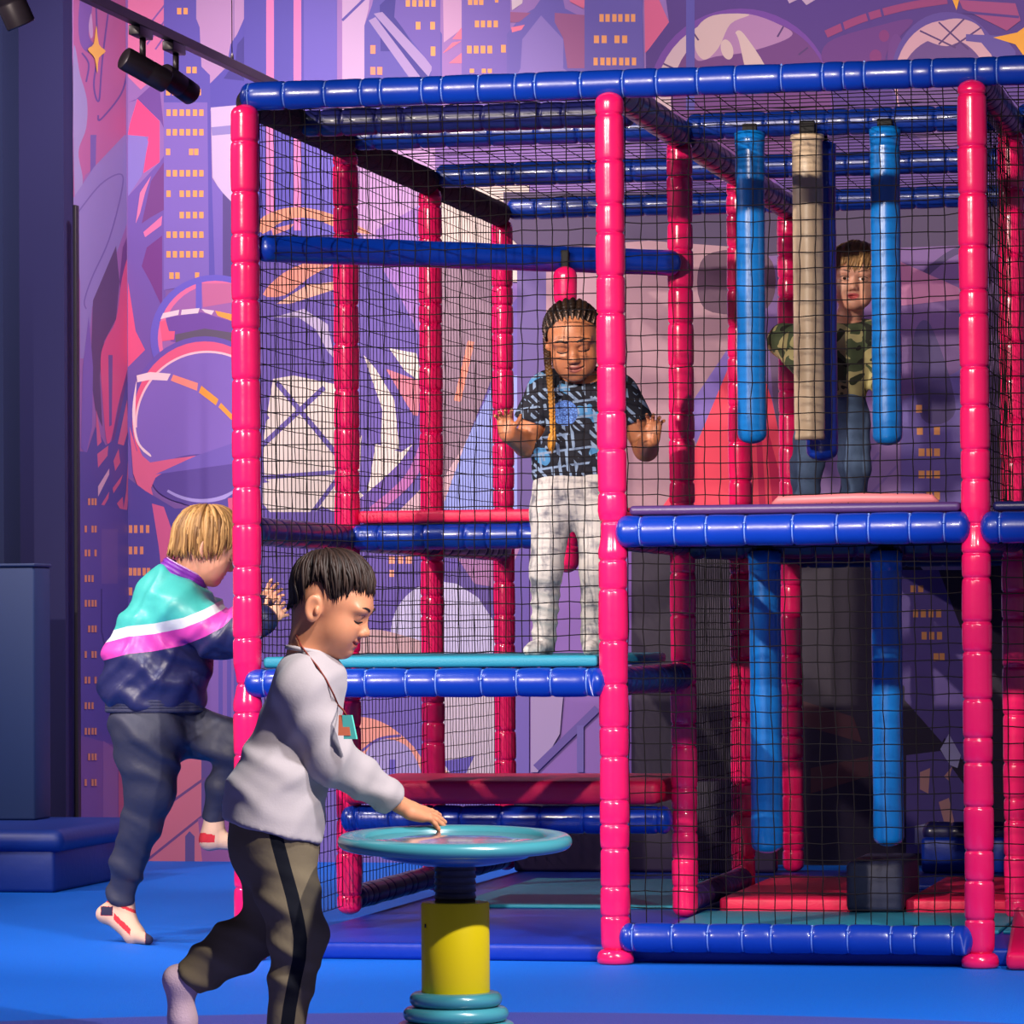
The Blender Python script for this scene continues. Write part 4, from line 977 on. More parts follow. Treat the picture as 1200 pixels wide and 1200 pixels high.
# ---- hand: wrist point, finger direction, back-of-hand normal, thumb side
def hand(F, wr, d, back, thumb, s=1.0, curl=(0.25, 0.35, 0.3), spread=0.10, tcurl=0.3, curls=None):
    d = nrm(d); back = nrm(back-d*(back@d)); th = nrm(np.cross(d, back)); th = th*np.sign(th@thumb) if abs(th@thumb) > 1e-6 else th
    wr = np.asarray(wr, float); P = lambda a, b, c: wr+(d*a+th*b+back*c)*s
    F.cap(P(-0.012, 0, 0), P(0.022, 0.0, 0), 0.0195*s, 0.023*s, 0.012*s, back, 0.72)
    for b in (0.017, 0.006, -0.006, -0.017): F.cap(P(0.018, b*0.8, 0), P(0.056, b*1.05, 0.002), 0.0125*s, 0.0098*s, 0.008*s, back, 0.85)
    F.cap(P(0.012, 0.014, -0.006), P(0.034, 0.020, -0.006), 0.013*s, 0.010*s, 0.01*s)
    F.cap(P(0.010, -0.016, -0.006), P(0.04, -0.017, -0.004), 0.011*s, 0.009*s, 0.01*s)
    tips = []
    for i, (b, L, r) in enumerate(((0.0195, 0.050, 0.0068), (0.0065, 0.056, 0.0071), (-0.0068, 0.052, 0.0067), (-0.0195, 0.041, 0.0058))):
        c = curl if curls is None else curls[i]
        p = P(0.056, b, 0.002); an = math.atan2(b, 0.07)*spread*8; dd = d*math.cos(an)+th*math.sin(an)
        ang = 0
        for j, (fr, rr) in enumerate(((0.44, 1.0), (0.31, 0.93), (0.25, 0.86))):
            ang += c[j]; q = p+(dd*math.cos(ang)-back*math.sin(ang))*L*fr*s
            F.cap(p, q, r*s*rr, r*s*(rr-0.06), 0.0025*s); p = q
        tips.append(p)
    p = P(0.016, 0.020, -0.004); a1 = nrm(d*0.62+th*0.75-back*0.28); q = p+a1*0.028*s; F.cap(p, q, 0.0098*s, 0.0082*s, 0.008*s)
    a2 = nrm(a1*math.cos(tcurl)+nrm(d-th*0.2)*math.sin(tcurl)-back*0.15); r_ = q+a2*0.020*s; F.cap(q, r_, 0.0080*s, 0.0074*s, 0.003*s)
    a3 = nrm(a2+nrm(d)*tcurl*0.8); F.cap(r_, r_+a3*0.015*s, 0.0074*s, 0.006*s, 0.003*s)
    return tips

# ---- hair made of a cap and many tapering locks that run from the crown to the hairline
def slerp(a, b, t):
    o = math.acos(max(-1, min(1, float(a@b)))); 
    return a if o < 1e-4 else (math.sin((1-t)*o)*a+math.sin(t*o)*b)/math.sin(o)
def hair(Hd, ends, n=420, crown=(-0.42, 0.06, 0.9), r0=0.0062, lift=0.010, tip=0.0, droop=0.0, seed=1, cap_lift=0.004, wob=0.05, twist=0.0, vol=(0.086, 0.075, 0.086), hug=0.85):
    """ends(phi)-> (elevation at the hairline in degrees, extra hang length); phi 0 = face, 180 = nape"""
    r_ = np.random.default_rng(seed); cr = nrm(crown); c0 = np.array((-0.006, 0, 0.026)); vol = np.array(vol)
    J = Joined()
    def surf(dr, off):
        q = dr.copy(); hz = math.hypot(q[0], q[1]); mn = 0.93
        if q[2] < -0.1 and hz > 1e-4: q[:2] *= max(1.0, min(mn, 0.985-0.35*(q[2]+0.1)**2*0.5)/hz)
        return c0+q*(vol+off)
    def end(phi):
        el, hang = ends(phi); el = math.radians(el); ph = math.radians(phi); return np.array((math.cos(el)*math.cos(ph), math.cos(el)*math.sin(ph), math.sin(el))), hang
    nu, nv = 72, 16; V = []
    for i in range(nu):
        e, hang = end(-180+360*i/nu)
        for k in range(nv): 
            dr = slerp(cr, e, 0.03+0.97*k/(nv-1)); V.append(Hd.w(surf(dr, cap_lift*(1 if k < nv-2 else 0.6))))
    F = [(i*nv+k, ((i+1) % nu)*nv+k, ((i+1) % nu)*nv+k+1, i*nv+k+1) for i in range(nu) for k in range(nv-1)]
    V.append(Hd.w(c0+cr*(vol+cap_lift))); F += [(len(V)-1, ((i+1) % nu)*nv, i*nv) for i in range(nu)]
    J.add(np.array(V), F, 0, strand=np.full(len(V), 0.12))
    for q in range(n):
        phi = r_.uniform(-180, 180); e, hang = end(phi+r_.normal(0, 3)); t0 = r_.uniform(0.0, 0.55)*r_.uniform(0, 1); t1 = r_.uniform(0.82, 1.06)
        m = 9; pts = []; rad = []; tw = r_.normal(0, wob)+twist; lf = lift*r_.uniform(0.35, 1.0); ph0 = r_.uniform(0, 6)
        side = nrm(np.cross(cr, e)+1e-6)
        for k in range(m):
            u = k/(m-1); t = t0+(t1-t0)*u; dr = slerp(cr, e, t); dr = nrm(dr+side*(tw*math.sin(u*PI*0.8)+0.012*math.sin(6*u+ph0)))
            p = surf(dr, lf*(0.55+0.45*math.sin(PI*min(1, u*1.1)))*min(1, max(hug, 0.55+dr[2]*0.9))+tip*u**3)
            if hang and u > 0.6: p = p+np.array((0, 0, -1))*hang*((u-0.6)/0.4)**1.5*r_.uniform(0.8, 1.1)
            pts.append(Hd.w(p)); rad.append(r0*Hd.sc*(0.45+0.75*math.sin(PI*min(1, 0.12+u*0.62)))*(1 if u < 0.7 else max(0.08, 1-((u-0.7)/0.3)**1.5*0.95)))
        mb = MB(); mb.sweep(pts, rad, 6, flat=0.55, nrm=Hd.M@slerp(cr, e, t0+0.02)); sh = r_.uniform(0.1, 1.0)
        J.add(np.array(mb.v), mb.f, 0, strand=np.full(len(mb.v), sh))
    return J
# ------------------------------------------------------------------ people
SK_TAN = skin_mat('skin_tan', rgb(206, 140, 104), rgb(176, 92, 82))
SK_BROWN = skin_mat('skin_brown', rgb(182, 116, 78), rgb(140, 70, 62))
SK_FAIR = skin_mat('skin_fair', rgb(222, 164, 136), rgb(196, 92, 92))
def field_of(parts, h, pad=0.03):
    P = np.array([p for a, b, *_ in parts for p in (a, b)]); R = max(max(p[2], p[3]) for p in parts)+pad
    F = Field(P.min(0)-R, P.max(0)+R, h)
    for p in parts:
        a, b, ra, rb = p[:4]; k = p[4] if len(p) > 4 else 0.03; fl_ = p[5] if len(p) > 5 else None; fr = p[6] if len(p) > 6 else 1
        F.cap(a, b, ra, rb, k, fl_, fr)
    return F
def px_of(V):
    d = V-CAM; z = d@FW
    return 600+FPX*(d@R2)/z, 600-FPX*(d@U2)/z
def core(J, parts, shrink, h=0.011):
    """the body under the clothes"""
    F = field_of([(a, b, max(0.018, ra-shrink), max(0.018, rb-shrink))+tuple(r) for a, b, ra, rb, *r in parts], h)
    V, Q = F.mesh(); J.add(V, Q, 0, lip=np.zeros(len(V)))
def garment(name, F, m, root, folds=(), cuts=(), attr=None, sm=1, label=None, extra=None):
    for p, n in cuts: F.cut(p, n, 0.004)
    V, Q = F.mesh(); V = smooth_np(V, Q, sm); 
    for amp, ax, fr, wp, sd, mk in folds:
        N = normals_np(V, Q); V = fold(V, N, amp, ax, fr, wp, sd, mk(V) if mk else None)
    J = Joined(); A = attr(V, normals_np(V, Q)) if attr else {}
    J.add(V, Q, 0, **A)
    if extra: J.mb(extra, 1 if isinstance(m, (list, tuple)) and len(m) > 1 else 0)
    return J.build(name, m, root, label)

# ================= boy in the white long-sleeved top, by the spinning table
D = 9.42; m1 = D/FPX
B = lambda x, y, dd=0.0: at(x, y, D+dd)
ft = B(335, 1240, -0.06); ft[2] = 0
boy = empty('person', ft, 'dark-haired boy in white long-sleeved top and olive trousers, touching the spinning table', 'person')
th = math.radians(12); ph = math.radians(21)
fwd = nrm(RH*math.cos(th)-FH*math.sin(th)); up = nrm(np.array([0, 0, 1.0])*math.cos(ph)+fwd*math.sin(ph))
Hm = frame3(fwd*math.cos(ph)-np.array([0, 0, 1.0])*math.sin(ph), up)
H1 = Head(B(386, 710), Hm, 1.02, neck_to=B(360, 780), neck_r=0.046, mouth='smile')
J = Joined(); H1.add_to(J)
TOR = [(B(364, 800), B(321, 945), 0.082, 0.104, 0.03, FH, 1.0),
       (B(360, 803, -0.072), B(364, 800, 0.085), 0.060, 0.060, 0.04)]
ARM = [(B(354, 814, -0.085), B(388, 886, -0.085), 0.057, 0.049, 0.03), (B(388, 886, -0.085), B(468, 943, 0.02), 0.049, 0.036, 0.02)]
ARF = [(B(366, 808, 0.10), B(344, 872, 0.14), 0.055, 0.045, 0.035), (B(344, 872, 0.14), B(338, 930, 0.14), 0.045, 0.034, 0.03)]
LEGN = [(B(324, 985, -0.055), B(338, 1048, -0.06), 0.085, 0.066, 0.04), (B(338, 1048, -0.06), B(350, 1098, -0.065), 0.066, 0.060, 0.03),
        (B(350, 1098, -0.065), B(342, 1150, -0.06), 0.060, 0.049, 0.03), (B(342, 1150, -0.06), B(333, 1216, -0.05), 0.049, 0.042, 0.02)]
LEGF = [(B(320, 985, 0.055), B(322, 1078, 0.07), 0.085, 0.062, 0.04), (B(322, 1080, 0.07), B(272, 1112, 0.08), 0.060, 0.058, 0.03), (B(272, 1112, 0.08), B(220, 1148, 0.085), 0.058, 0.043, 0.02)]
PEL = [(B(322, 950), B(320, 992), 0.103, 0.102, 0.03)]
core(J, TOR+ARM+ARF+LEGN+LEGF+PEL, 0.018)
Fh = Field(B(497, 955, 0.05)-0.13, B(497, 955, 0.05)+0.13, 0.0017)
wr = B(454, 933, 0.006)
Fh.cap(wr, B(474, 946, 0.03), 0.024, 0.021, 0.01, np.array([0, 0, 1.0]), 0.85)
hand(Fh, B(474, 946, 0.03), B(524, 963, 0.085)-B(474, 946, 0.03), np.array([0, 0, 1.0])+RH*0.3-FH*0.45, FH, 1.07, curls=[(0.06, 0.1, 0.08), (0.08, 0.12, 0.1), (0.12, 0.15, 0.12), (0.34, 0.22, 0.15)], spread=0.12)
V, Q = Fh.mesh(); J.add(V, Q, 0)
Fh = Field(B(338, 940, 0.14)-0.14, B(338, 940, 0.14)+0.14, 0.0024)
hand(Fh, B(338, 934, 0.14), B(336, 980, 0.14)-B(338, 934, 0.14), FH-RH*0.1, RH, 0.95); V, Q = Fh.mesh(); J.add(V, Q, 0)
# ankle and foot skin is inside the socks
J.build('body', [SK_TAN, M_LASH], boy)
Jh = hair(H1, lambda p: (float(np.interp(abs(p), [0, 40, 58, 66, 78, 86, 112, 124, 150, 180], [17, 19, 16, 2, -4, 17, 12, -24, -44, -46])), 0.0), 1100, crown=(-0.5, 0.12, 0.85), r0=0.0036, lift=0.022, tip=0.003, wob=0.13, twist=0.16, seed=3, cap_lift=0.006, hug=0.12)
Jh.build('hair', [hair_mat('hair_dark', rgb(30, 20, 17), rgb(58, 40, 33), 0.55)], boy)
# white top
FS = field_of(TOR+[(B(322, 935), B(315, 1010), 0.104, 0.113, 0.03), (B(324, 930, -0.04), B(318, 1010, -0.062), 0.092, 0.104, 0.04), (B(324, 930, 0.04), B(318, 1010, 0.062), 0.092, 0.104, 0.04)]+ARM+ARF, 0.005)
M_WHITE = mat('white_jersey', rgb(168, 158, 162), 0.85, sheen=0.2, bump=0.06, bscale=220)
hem_n = nrm(np.cross(B(380, 988)-B(257, 958), FH)); hem_n = hem_n*np.sign(-hem_n[2])
sleeve_n = nrm(B(468, 943, 0.02)-B(445, 927, 0.0))
F2 = FS
def not_arm(V): return np.ones(len(V))
neckc = B(362, 768); neckn = nrm(H1.w((-0.02, 0, -0.05))-B(356, 792))
FS.cut(B(364, 758), neckn, 0.004, 0.1); FS.cut(B(318, 973), hem_n, 0.003, 0.21); FS.cut(B(461, 938, 0.012), sleeve_n, 0.003, 0.07)
ex = MB()
def ring(mb, c, n, u, ru, rv, t, N=36, a0=0, a1=360, lift=None):
    n = nrm(n); u = nrm(np.asarray(u)-n*(np.asarray(u)@n)); v = np.cross(n, u); pts = []
    for k in range(N+1):
        a = math.radians(a0+(a1-a0)*k/N); pts.append(c+u*ru*math.cos(a)+v*rv*math.sin(a)+(n*lift(a) if lift else 0))
    mb.sweep(pts, t, 8); return mb
ring(ex, B(362, 763), neckn, RH, 0.050, 0.054, 0.0055)
shirt = garment('shirt', FS, [M_WHITE, mat('white_rib', rgb(172, 162, 166), 0.85)], boy,
        folds=[(0.0075, RH*0.35+np.array([0, 0, 0.9]), 62, 0.35, 1.7, lambda V: np.clip((px_of(V)[1]-800)/90, 0.12, 1)*np.clip((975-px_of(V)[1])/50, 0.15, 1)), (0.0045, RH*0.75-np.array([0, 0, 0.6]), 95, 0.4, 5.1, None)], extra=ex, sm=2)
# olive trousers with a black side stripe
M_OLIVE = band_mat('olive_trousers', [(0.0, rgb(112, 100, 80)), (0.5, rgb(14, 16, 26))], attr='stripe', rough=0.9, bump=0.12, bscale=45, spec=0.2)
SX = np.array([955, 990, 1020, 1050, 1080, 1100, 1125, 1150, 1180, 1215]); SC = np.array([318, 326, 334, 342.5, 349, 352, 350.5, 345, 339.5, 335])
def stripe(V, N):
    x, y = px_of(V); c = np.interp(y, SX, SC); face = (N@(-FH)); near = (proj_d(V) < D+0.0)
    return {'stripe': np.where(near & (face > 0.0), 0.5+(8.0-np.abs(x-c))*0.04, 0.0)}
def proj_d(V): return (V-CAM)@FW
FT = field_of(PEL+LEGN+LEGF, 0.005)
FT.cut(B(332, 1214, -0.05), nrm(B(333, 1216, -0.05)-B(342, 1150, -0.06)), 0.003, 0.09); FT.cut(B(221, 1147, 0.085), nrm(B(221, 1147, 0.085)-B(272, 1112, 0.08)), 0.003, 0.09)
garment('trousers', FT, M_OLIVE, boy, folds=[(0.011, np.array([0, 0, 1.0])+RH*0.35, 80, 0.4, 2.2, lambda V: np.clip(1.4-np.abs(px_of(V)[1]-1100)/70, 0.15, 1))], attr=stripe, sm=2)
M_SOCKP = mat('pale_sock', rgb(206, 176, 188), 0.9, bump=0.2, bscale=250)
def sock(parts, name, m, root, h=0.0035, attr=None, label=None):
    F = field_of(parts, h); V, Q = F.mesh(); V = smooth_np(V, Q, 1); J = Joined(); J.add(V, Q, 0, **(attr(V, normals_np(V, Q)) if attr else {})); return J.build(name, m, root, label)
sock([(B(236, 1136, 0.085), B(216, 1150, 0.085), 0.034, 0.034, 0.02), (B(216, 1150, 0.085), B(206, 1146, 0.085), 0.033, 0.029, 0.02), (B(210, 1152, 0.085), B(214, 1195, 0.085), 0.032, 0.031, 0.02), (B(214, 1195, 0.085), B(218, 1222, 0.085), 0.031, 0.024, 0.02)], 'sock', M_SOCKP, boy)
g = B(333, 1216, -0.05)
sock([(g, V3(g[0], g[1], 0.03), 0.034, 0.032, 0.02), (V3(g[0], g[1], 0.03)-RH*0.02, V3(g[0], g[1], 0.027)+RH*0.08-FH*0.015, 0.03, 0.027, 0.02), (V3(g[0], g[1], 0.027)+RH*0.08-FH*0.015, V3(g[0], g[1], 0.02)+RH*0.12-FH*0.02, 0.027, 0.019, 0.02)], 'sock', M_SOCKP, boy)
# neck cord with a folded card toy
pts = [H1.w((-0.075, 0.01, -0.085))]
for x, y in ((347, 744), (353, 757), (362, 769), (372, 781), (382, 796), (391, 814), (396, 826)):
    p0 = B(x, y, -0.4); dv = nrm(B(x, y, 0.4)-p0); t = 0
    while t < 0.8 and min(FS.val(p0+dv*t), H1.F.val(np.clip(p0+dv*t, H1.F.lo, H1.F.lo+(H1.F.n-1)*H1.F.h)) if np.all(p0+dv*t > H1.F.lo) and np.all(p0+dv*t < H1.F.lo+(H1.F.n-1)*H1.F.h) else 1) > 0: t += 0.003
    if t > 0.79: t = 0.34
    pts.append(p0+dv*(t-(0.009 if y < 810 else 0.02)))
pts = pts[1:]+[B(402, 832, -0.165), B(406, 838, -0.165)]
lb = MB(); lb.sweep(pts, 0.0022, 6)
lan = lb.build('neck_cord', mat('rust_cord', rgb(122, 44, 30), 0.8), boy)
e = B(406, 838, -0.165); mb = MB()
def cardq(mb, p, q, wv, t):
    n = nrm(np.cross(q-p, wv))*t; wv = nrm(wv)
    C = [p-wv*0.012, p+wv*0.012, q+wv*0.016, q-wv*0.016]; V = [c-n for c in C]+[c+n for c in C]
    mb.add(V, [(3, 2, 1, 0), (4, 5, 6, 7), (0, 1, 5, 4), (1, 2, 6, 5), (2, 3, 7, 6), (3, 0, 4, 7)])
m2_ = MB(); cardq(m2_, e+RH*0.002, B(411, 866, -0.17), RH-FH*0.5, 0.003); tg = m2_.build('card', mat('teal_card', rgb(92, 196, 184), 0.5), lan, smooth=False)
m2_ = MB(); cardq(m2_, e-RH*0.006+FH*0.004, B(404, 862, -0.165), RH-FH*0.5, 0.002); m2_.build('card_back', mat('orange_card', rgb(226, 120, 84), 0.5), lan, smooth=False)

# ================= girl on the teal deck, holding the net
D = 12.46
G = lambda x, y, dd=0.0: at(x, y, D+dd)
ft = G(668, 766); ft[2] = 0.892
girl = empty('person', ft, 'girl with cornrows and one long braid in a dark printed T-shirt, standing behind the net', 'person')
Zv = np.array([0, 0, 1.0])
ph = math.radians(20); ro = math.radians(6)
fw0 = nrm(-FH*math.cos(ph)-Zv*math.sin(ph)-RH*0.04); up0 = nrm(Zv*math.cos(ph)-FH*math.sin(ph)+RH*math.sin(-ro))
H2 = Head(G(672, 399, -0.06), frame3(fw0, up0), 1.07, h=0.0023, neck_to=G(680, 462, 0.01), neck_r=0.036, mouth='smile', face_w=0.95)
J = Joined(); H2.add_to(J)
TOR = [(G(680, 470), G(672, 540, 0.0), 0.118, 0.116, 0.03, FH, 0.62), (G(642, 459), G(722, 461), 0.054, 0.054, 0.04)]
SLL = [(G(640, 460), G(617, 502, 0.0), 0.056, 0.050, 0.03)]; SLR = [(G(726, 462), G(750, 502, 0.0), 0.056, 0.050, 0.03)]
FAL = [(G(636, 462), G(616, 521, 0.0), 0.044, 0.036, 0.02), (G(616, 521, 0.0), G(595, 508, -0.15), 0.035, 0.026, 0.015)]
FAR = [(G(730, 464), G(757, 526, 0.0), 0.044, 0.036, 0.02), (G(757, 526, 0.0), G(763, 514, -0.15), 0.035, 0.026, 0.015)]
LGL = [(G(652, 575), G(647, 600), 0.072, 0.064, 0.03), (G(647, 600), G(640, 668, -0.015), 0.062, 0.048, 0.03), (G(640, 668, -0.015), G(638, 745, 0.02), 0.047, 0.034, 0.02)]
LGR = [(G(692, 575), G(697, 600), 0.072, 0.062, 0.03), (G(697, 600), G(698, 668, -0.015), 0.060, 0.047, 0.03), (G(698, 668, -0.015), G(694, 745, 0.02), 0.046, 0.033, 0.02)]
PEL = [(G(672, 548), G(672, 572), 0.108, 0.104, 0.03, FH, 0.75)]
core(J, TOR+LGL+LGR+PEL, 0.016)
FA = field_of(FAL, 0.0026, 0.16)
hand(FA, G(595, 508, -0.15), Zv*1.0-RH*0.22-FH*0.35, FH+Zv*0.2, RH, 0.86, curls=[(0.25, 0.6, 0.5), (0.3, 0.6, 0.5), (0.35, 0.65, 0.5), (0.4, 0.65, 0.5)], spread=0.2)
V, Q = FA.mesh(); J.add(V, Q, 0)
FA = field_of(FAR, 0.0026, 0.16)
hand(FA, G(763, 514, -0.15), Zv*1.0+RH*0.22-FH*0.35, FH+Zv*0.2, -RH, 0.86, curls=[(0.25, 0.6, 0.5), (0.3, 0.6, 0.5), (0.35, 0.65, 0.5), (0.4, 0.65, 0.5)], spread=0.2)
V, Q = FA.mesh(); J.add(V, Q, 0)
J.build('body', [SK_BROWN, M_LASH], girl)
# cornrows: raised plaits from the hairline over the scalp, pale partings between
def endg(p): return (float(np.interp(abs(p), [0, 35, 60, 80, 105, 125, 180], [35, 32, 16, -10, -26, -32, -34])), 0)
Jc = Joined(); cr = nrm((-0.75, 0.0, 0.66)); c0 = np.array((-0.006, 0, 0.026)); vol = np.array((0.086, 0.075, 0.086))
def gdir(phi):
    el = math.radians(endg(phi)[0]); p = math.radians(phi); return np.array((math.cos(el)*math.cos(p), math.cos(el)*math.sin(p), math.sin(el)))
nu, nv = 90, 14; V = []; S = []
for i in range(nu):
    e = gdir(-180+360*i/nu)
    for k in range(nv): V.append(H2.w(c0+slerp(cr, e, 0.03+0.97*k/(nv-1))*(vol+0.003)))
F_ = [(i*nv+k, ((i+1) % nu)*nv+k, ((i+1) % nu)*nv+k+1, i*nv+k+1) for i in range(nu) for k in range(nv-1)]
Jc.add(np.array(V), F_, 1, strand=np.zeros(len(V)))
def crow(phi):
    return nrm((-0.42, 0.95*math.sin(math.radians(phi)), 0.78))
for phi in np.arange(-174, 180, 12.0):
    e = gdir(phi); cr_ = crow(phi) if abs(phi) < 96 else cr; mb = MB(); pts = []; rad = []
    for k in range(34):
        u = k/33; pts.append(H2.w(c0+slerp(cr_, e, 0.04+0.955*u)*(vol+0.0025))); rad.append(H2.sc*(0.0102*math.sin(PI*min(0.9, 0.14+u*0.72)))*(0.86+0.14*math.sin(k*1.9))*(0.4 if k in (0, 33) else 1))
    mb.sweep(pts, rad, 7); Jc.add(np.array(mb.v), mb.f, 0, strand=np.full(len(mb.v), 0.5+0.3*math.sin(phi*7)))
M_GH = hair_mat('hair_cornrow', rgb(24, 15, 12), rgb(52, 34, 24))
for phi in np.arange(-90, 95, 12.0):
    e = gdir(phi); cr_ = crow(phi); mb = MB(); mb.sweep([H2.w(c0+slerp(cr_, e, 0.12+0.88*k/15)*(vol+0.0070)) for k in range(16)], [0.0006]+[0.0022*H2.sc]*14+[0.0012], 6); Jc.add(np.array(mb.v), mb.f, 2, strand=np.zeros(len(mb.v)))
hg = Jc.build('hair', [M_GH, mat('cornrow_base', rgb(34, 22, 18), 0.7), mat('scalp_parting', rgb(134, 104, 88), 0.7)], girl)
# braid
bp_ = [H2.w((-0.05, -0.076, 0.0)), G(641, 402, -0.02), G(642, 425, -0.075), G(645, 450, -0.105), G(647, 478, -0.115), G(648, 508, -0.115)]
def poly_at(P, t):
    L = [0]
    for i in range(1, len(P)): L.append(L[-1]+np.linalg.norm(P[i]-P[i-1]))
    return np.array([np.interp(t*L[-1], L, [p[q] for p in P]) for q in range(3)])
Jb = Joined()
for st in range(3):
    mb = MB(); pts = []; n = 90
    for k in range(n):
        u = k/(n-1); a = u*2*PI*9+st*2*PI/3; r = 0.0068*(1.1-0.35*u)
        pts.append(poly_at(bp_, u)+RH*r*math.sin(a)+FH*r*0.55*math.sin(2*a))
    mb.sweep(pts, [0.0058*(1.1-0.35*k/(n-1)) for k in range(n)], 7)
    Jb.add(np.array(mb.v), mb.f, 0, strand=np.repeat(np.clip(np.linspace(-0.5, 1.0, n), 0, 1), 7)[:len(mb.v)])
for q in range(26):
    mb = MB(); a = random.uniform(0, 2*PI); r = random.uniform(0.2, 1)*0.011; b0 = G(648, 506, -0.115); e_ = G(645, random.uniform(522, 533), -0.115)+RH*r*math.cos(a)*0.9+FH*r*math.sin(a)*0.6
    md = (b0+e_)/2+RH*r*math.cos(a)*0.5+FH*r*math.sin(a)*0.4
    mb.sweep([b0, (b0+md)/2+RH*r*0.3*math.cos(a), md, e_], [0.004, 0.0048, 0.004, 0.0006], 6); Jb.add(np.array(mb.v), mb.f, 0, strand=np.full(len(mb.v), random.uniform(0.8, 1)))
Jb.build('braid', [hair_mat('hair_braid', rgb(58, 36, 22), rgb(206, 138, 48), 0.5)], hg, label='long braid fading from brown to golden yellow')
# dark T-shirt with a light blue drawn pattern and a ball
def tee_mat():
    m = bpy.data.materials.new('printed_tee'); m.use_nodes = True; nt = m.node_tree; b = nt.nodes['Principled BSDF']; N = nt.nodes.new; L = nt.links.new
    tc = N('ShaderNodeTexCoord'); mp = N('ShaderNodeMapping'); mp.inputs['Scale'].default_value = (1, 0.35, 1); L(tc.outputs['Object'], mp.inputs['Vector'])
    mp.inputs['Scale'].default_value = (1, 1, 1); mp.inputs['Rotation'].default_value = (PI/2, 0.16, 0.0)
    nz = N('ShaderNodeTexNoise'); nz.inputs['Scale'].default_value = 16; nz.inputs['Detail'].default_value = 1; L(tc.outputs['Object'], nz.inputs['Vector'])
    def bricks(scale, w, hgt, mort, rot):
        mq = N('ShaderNodeMapping'); mq.inputs['Rotation'].default_value = (PI/2, 0, rot); L(tc.outputs['Object'], mq.inputs['Vector'])
        bt_ = N('ShaderNodeTexBrick'); bt_.inputs['Scale'].default_value = scale; bt_.inputs['Brick Width'].default_value = w; bt_.inputs['Row Height'].default_value = hgt; bt_.inputs['Mortar Size'].default_value = mort; bt_.inputs['Mortar Smooth'].default_value = 0
        L(mq.outputs['Vector'], bt_.inputs['Vector']); return bt_.outputs['Fac']
    def bands(scale, rot, thr):
        mq = N('ShaderNodeMapping'); mq.inputs['Rotation'].default_value = (0, rot, 0); L(tc.outputs['Object'], mq.inputs['Vector'])
        wv = N('ShaderNodeTexWave'); wv.bands_direction = 'X'; wv.inputs['Scale'].default_value = scale; wv.inputs['Distortion'].default_value = 0.6; L(mq.outputs['Vector'], wv.inputs['Vector'])
        g_ = N('ShaderNodeMath'); g_.operation = 'GREATER_THAN'; g_.inputs[1].default_value = thr; L(wv.outputs['Fac'], g_.inputs[0]); return g_.outputs[0]
    def gate(sock_, src, thr, op='GREATER_THAN'):
        g_ = N('ShaderNodeMath'); g_.operation = op; g_.inputs[1].default_value = thr; L(src, g_.inputs[0])
        m_ = N('ShaderNodeMath'); m_.operation = 'MULTIPLY'; L(sock_, m_.inputs[0]); L(g_.outputs[0], m_.inputs[1]); return m_.outputs[0]
    def mx_(p, q):
        m_ = N('ShaderNodeMath'); m_.operation = 'MAXIMUM'; L(p, m_.inputs[0]); L(q, m_.inputs[1]); return m_.outputs[0]
    nz2 = N('ShaderNodeTexNoise'); nz2.inputs['Scale'].default_value = 24; nz2.inputs['Detail'].default_value = 0; mq2 = N('ShaderNodeMapping'); mq2.inputs['Location'].default_value = (3, 5, 7); L(tc.outputs['Object'], mq2.inputs['Vector']); L(mq2.outputs['Vector'], nz2.inputs['Vector'])
    l1 = gate(bricks(9, 1.6, 0.42, 0.03, 0.12), nz.outputs['Fac'], 0.50)
    l2_ = gate(bands(15, 0.8, 0.62), nz2.outputs['Fac'], 0.60)
    l3 = gate(bands(13, 0.12, 0.66), nz2.outputs['Fac'], 0.39, 'LESS_THAN')
    lines = mx_(mx_(l1, l2_), l3)
    fill = N('ShaderNodeMath'); fill.operation = 'GREATER_THAN'; fill.inputs[1].default_value = 0.66; L(nz.outputs['Fac'], fill.inputs[0])
    a = N('ShaderNodeMix'); a.data_type = 'RGBA'; a.inputs['A'].default_value = rgb(14, 14, 30); a.inputs['B'].default_value = rgb(70, 130, 180); L(fill.outputs[0], a.inputs['Factor'])
    c = N('ShaderNodeMix'); c.data_type = 'RGBA'; c.inputs['B'].default_value = rgb(124, 144, 174); L(a.outputs['Result'], c.inputs['A']); L(lines, c.inputs['Factor'])
    at_ = N('ShaderNodeAttribute'); at_.attribute_name = 'ball'
    g1 = N('ShaderNodeMath'); g1.operation = 'GREATER_THAN'; g1.inputs[1].default_value = 0.5; L(at_.outputs['Fac'], g1.inputs[0])
    v2 = N('ShaderNodeTexVoronoi'); v2.feature = 'DISTANCE_TO_EDGE'; v2.inputs['Scale'].default_value = 130; L(tc.outputs['Object'], v2.inputs['Vector'])
    l2 = N('ShaderNodeMath'); l2.operation = 'LESS_THAN'; l2.inputs[1].default_value = 0.09; L(v2.outputs['Distance'], l2.inputs[0])
    bc = N('ShaderNodeMix'); bc.data_type = 'RGBA'; bc.inputs['A'].default_value = rgb(96, 138, 214); bc.inputs['B'].default_value = rgb(58, 84, 150); L(l2.outputs[0], bc.inputs['Factor'])
    f = N('ShaderNodeMix'); f.data_type = 'RGBA'; L(g1.outputs[0], f.inputs['Factor']); L(c.outputs['Result'], f.inputs['A']); L(bc.outputs['Result'], f.inputs['B'])
    L(f.outputs['Result'], b.inputs['Base Color']); b.inputs['Roughness'].default_value = 0.85; return m
FS = field_of(TOR+SLL+SLR+[(G(672, 535), G(672, 566), 0.117, 0.122, 0.03, FH, 0.66)], 0.0042)
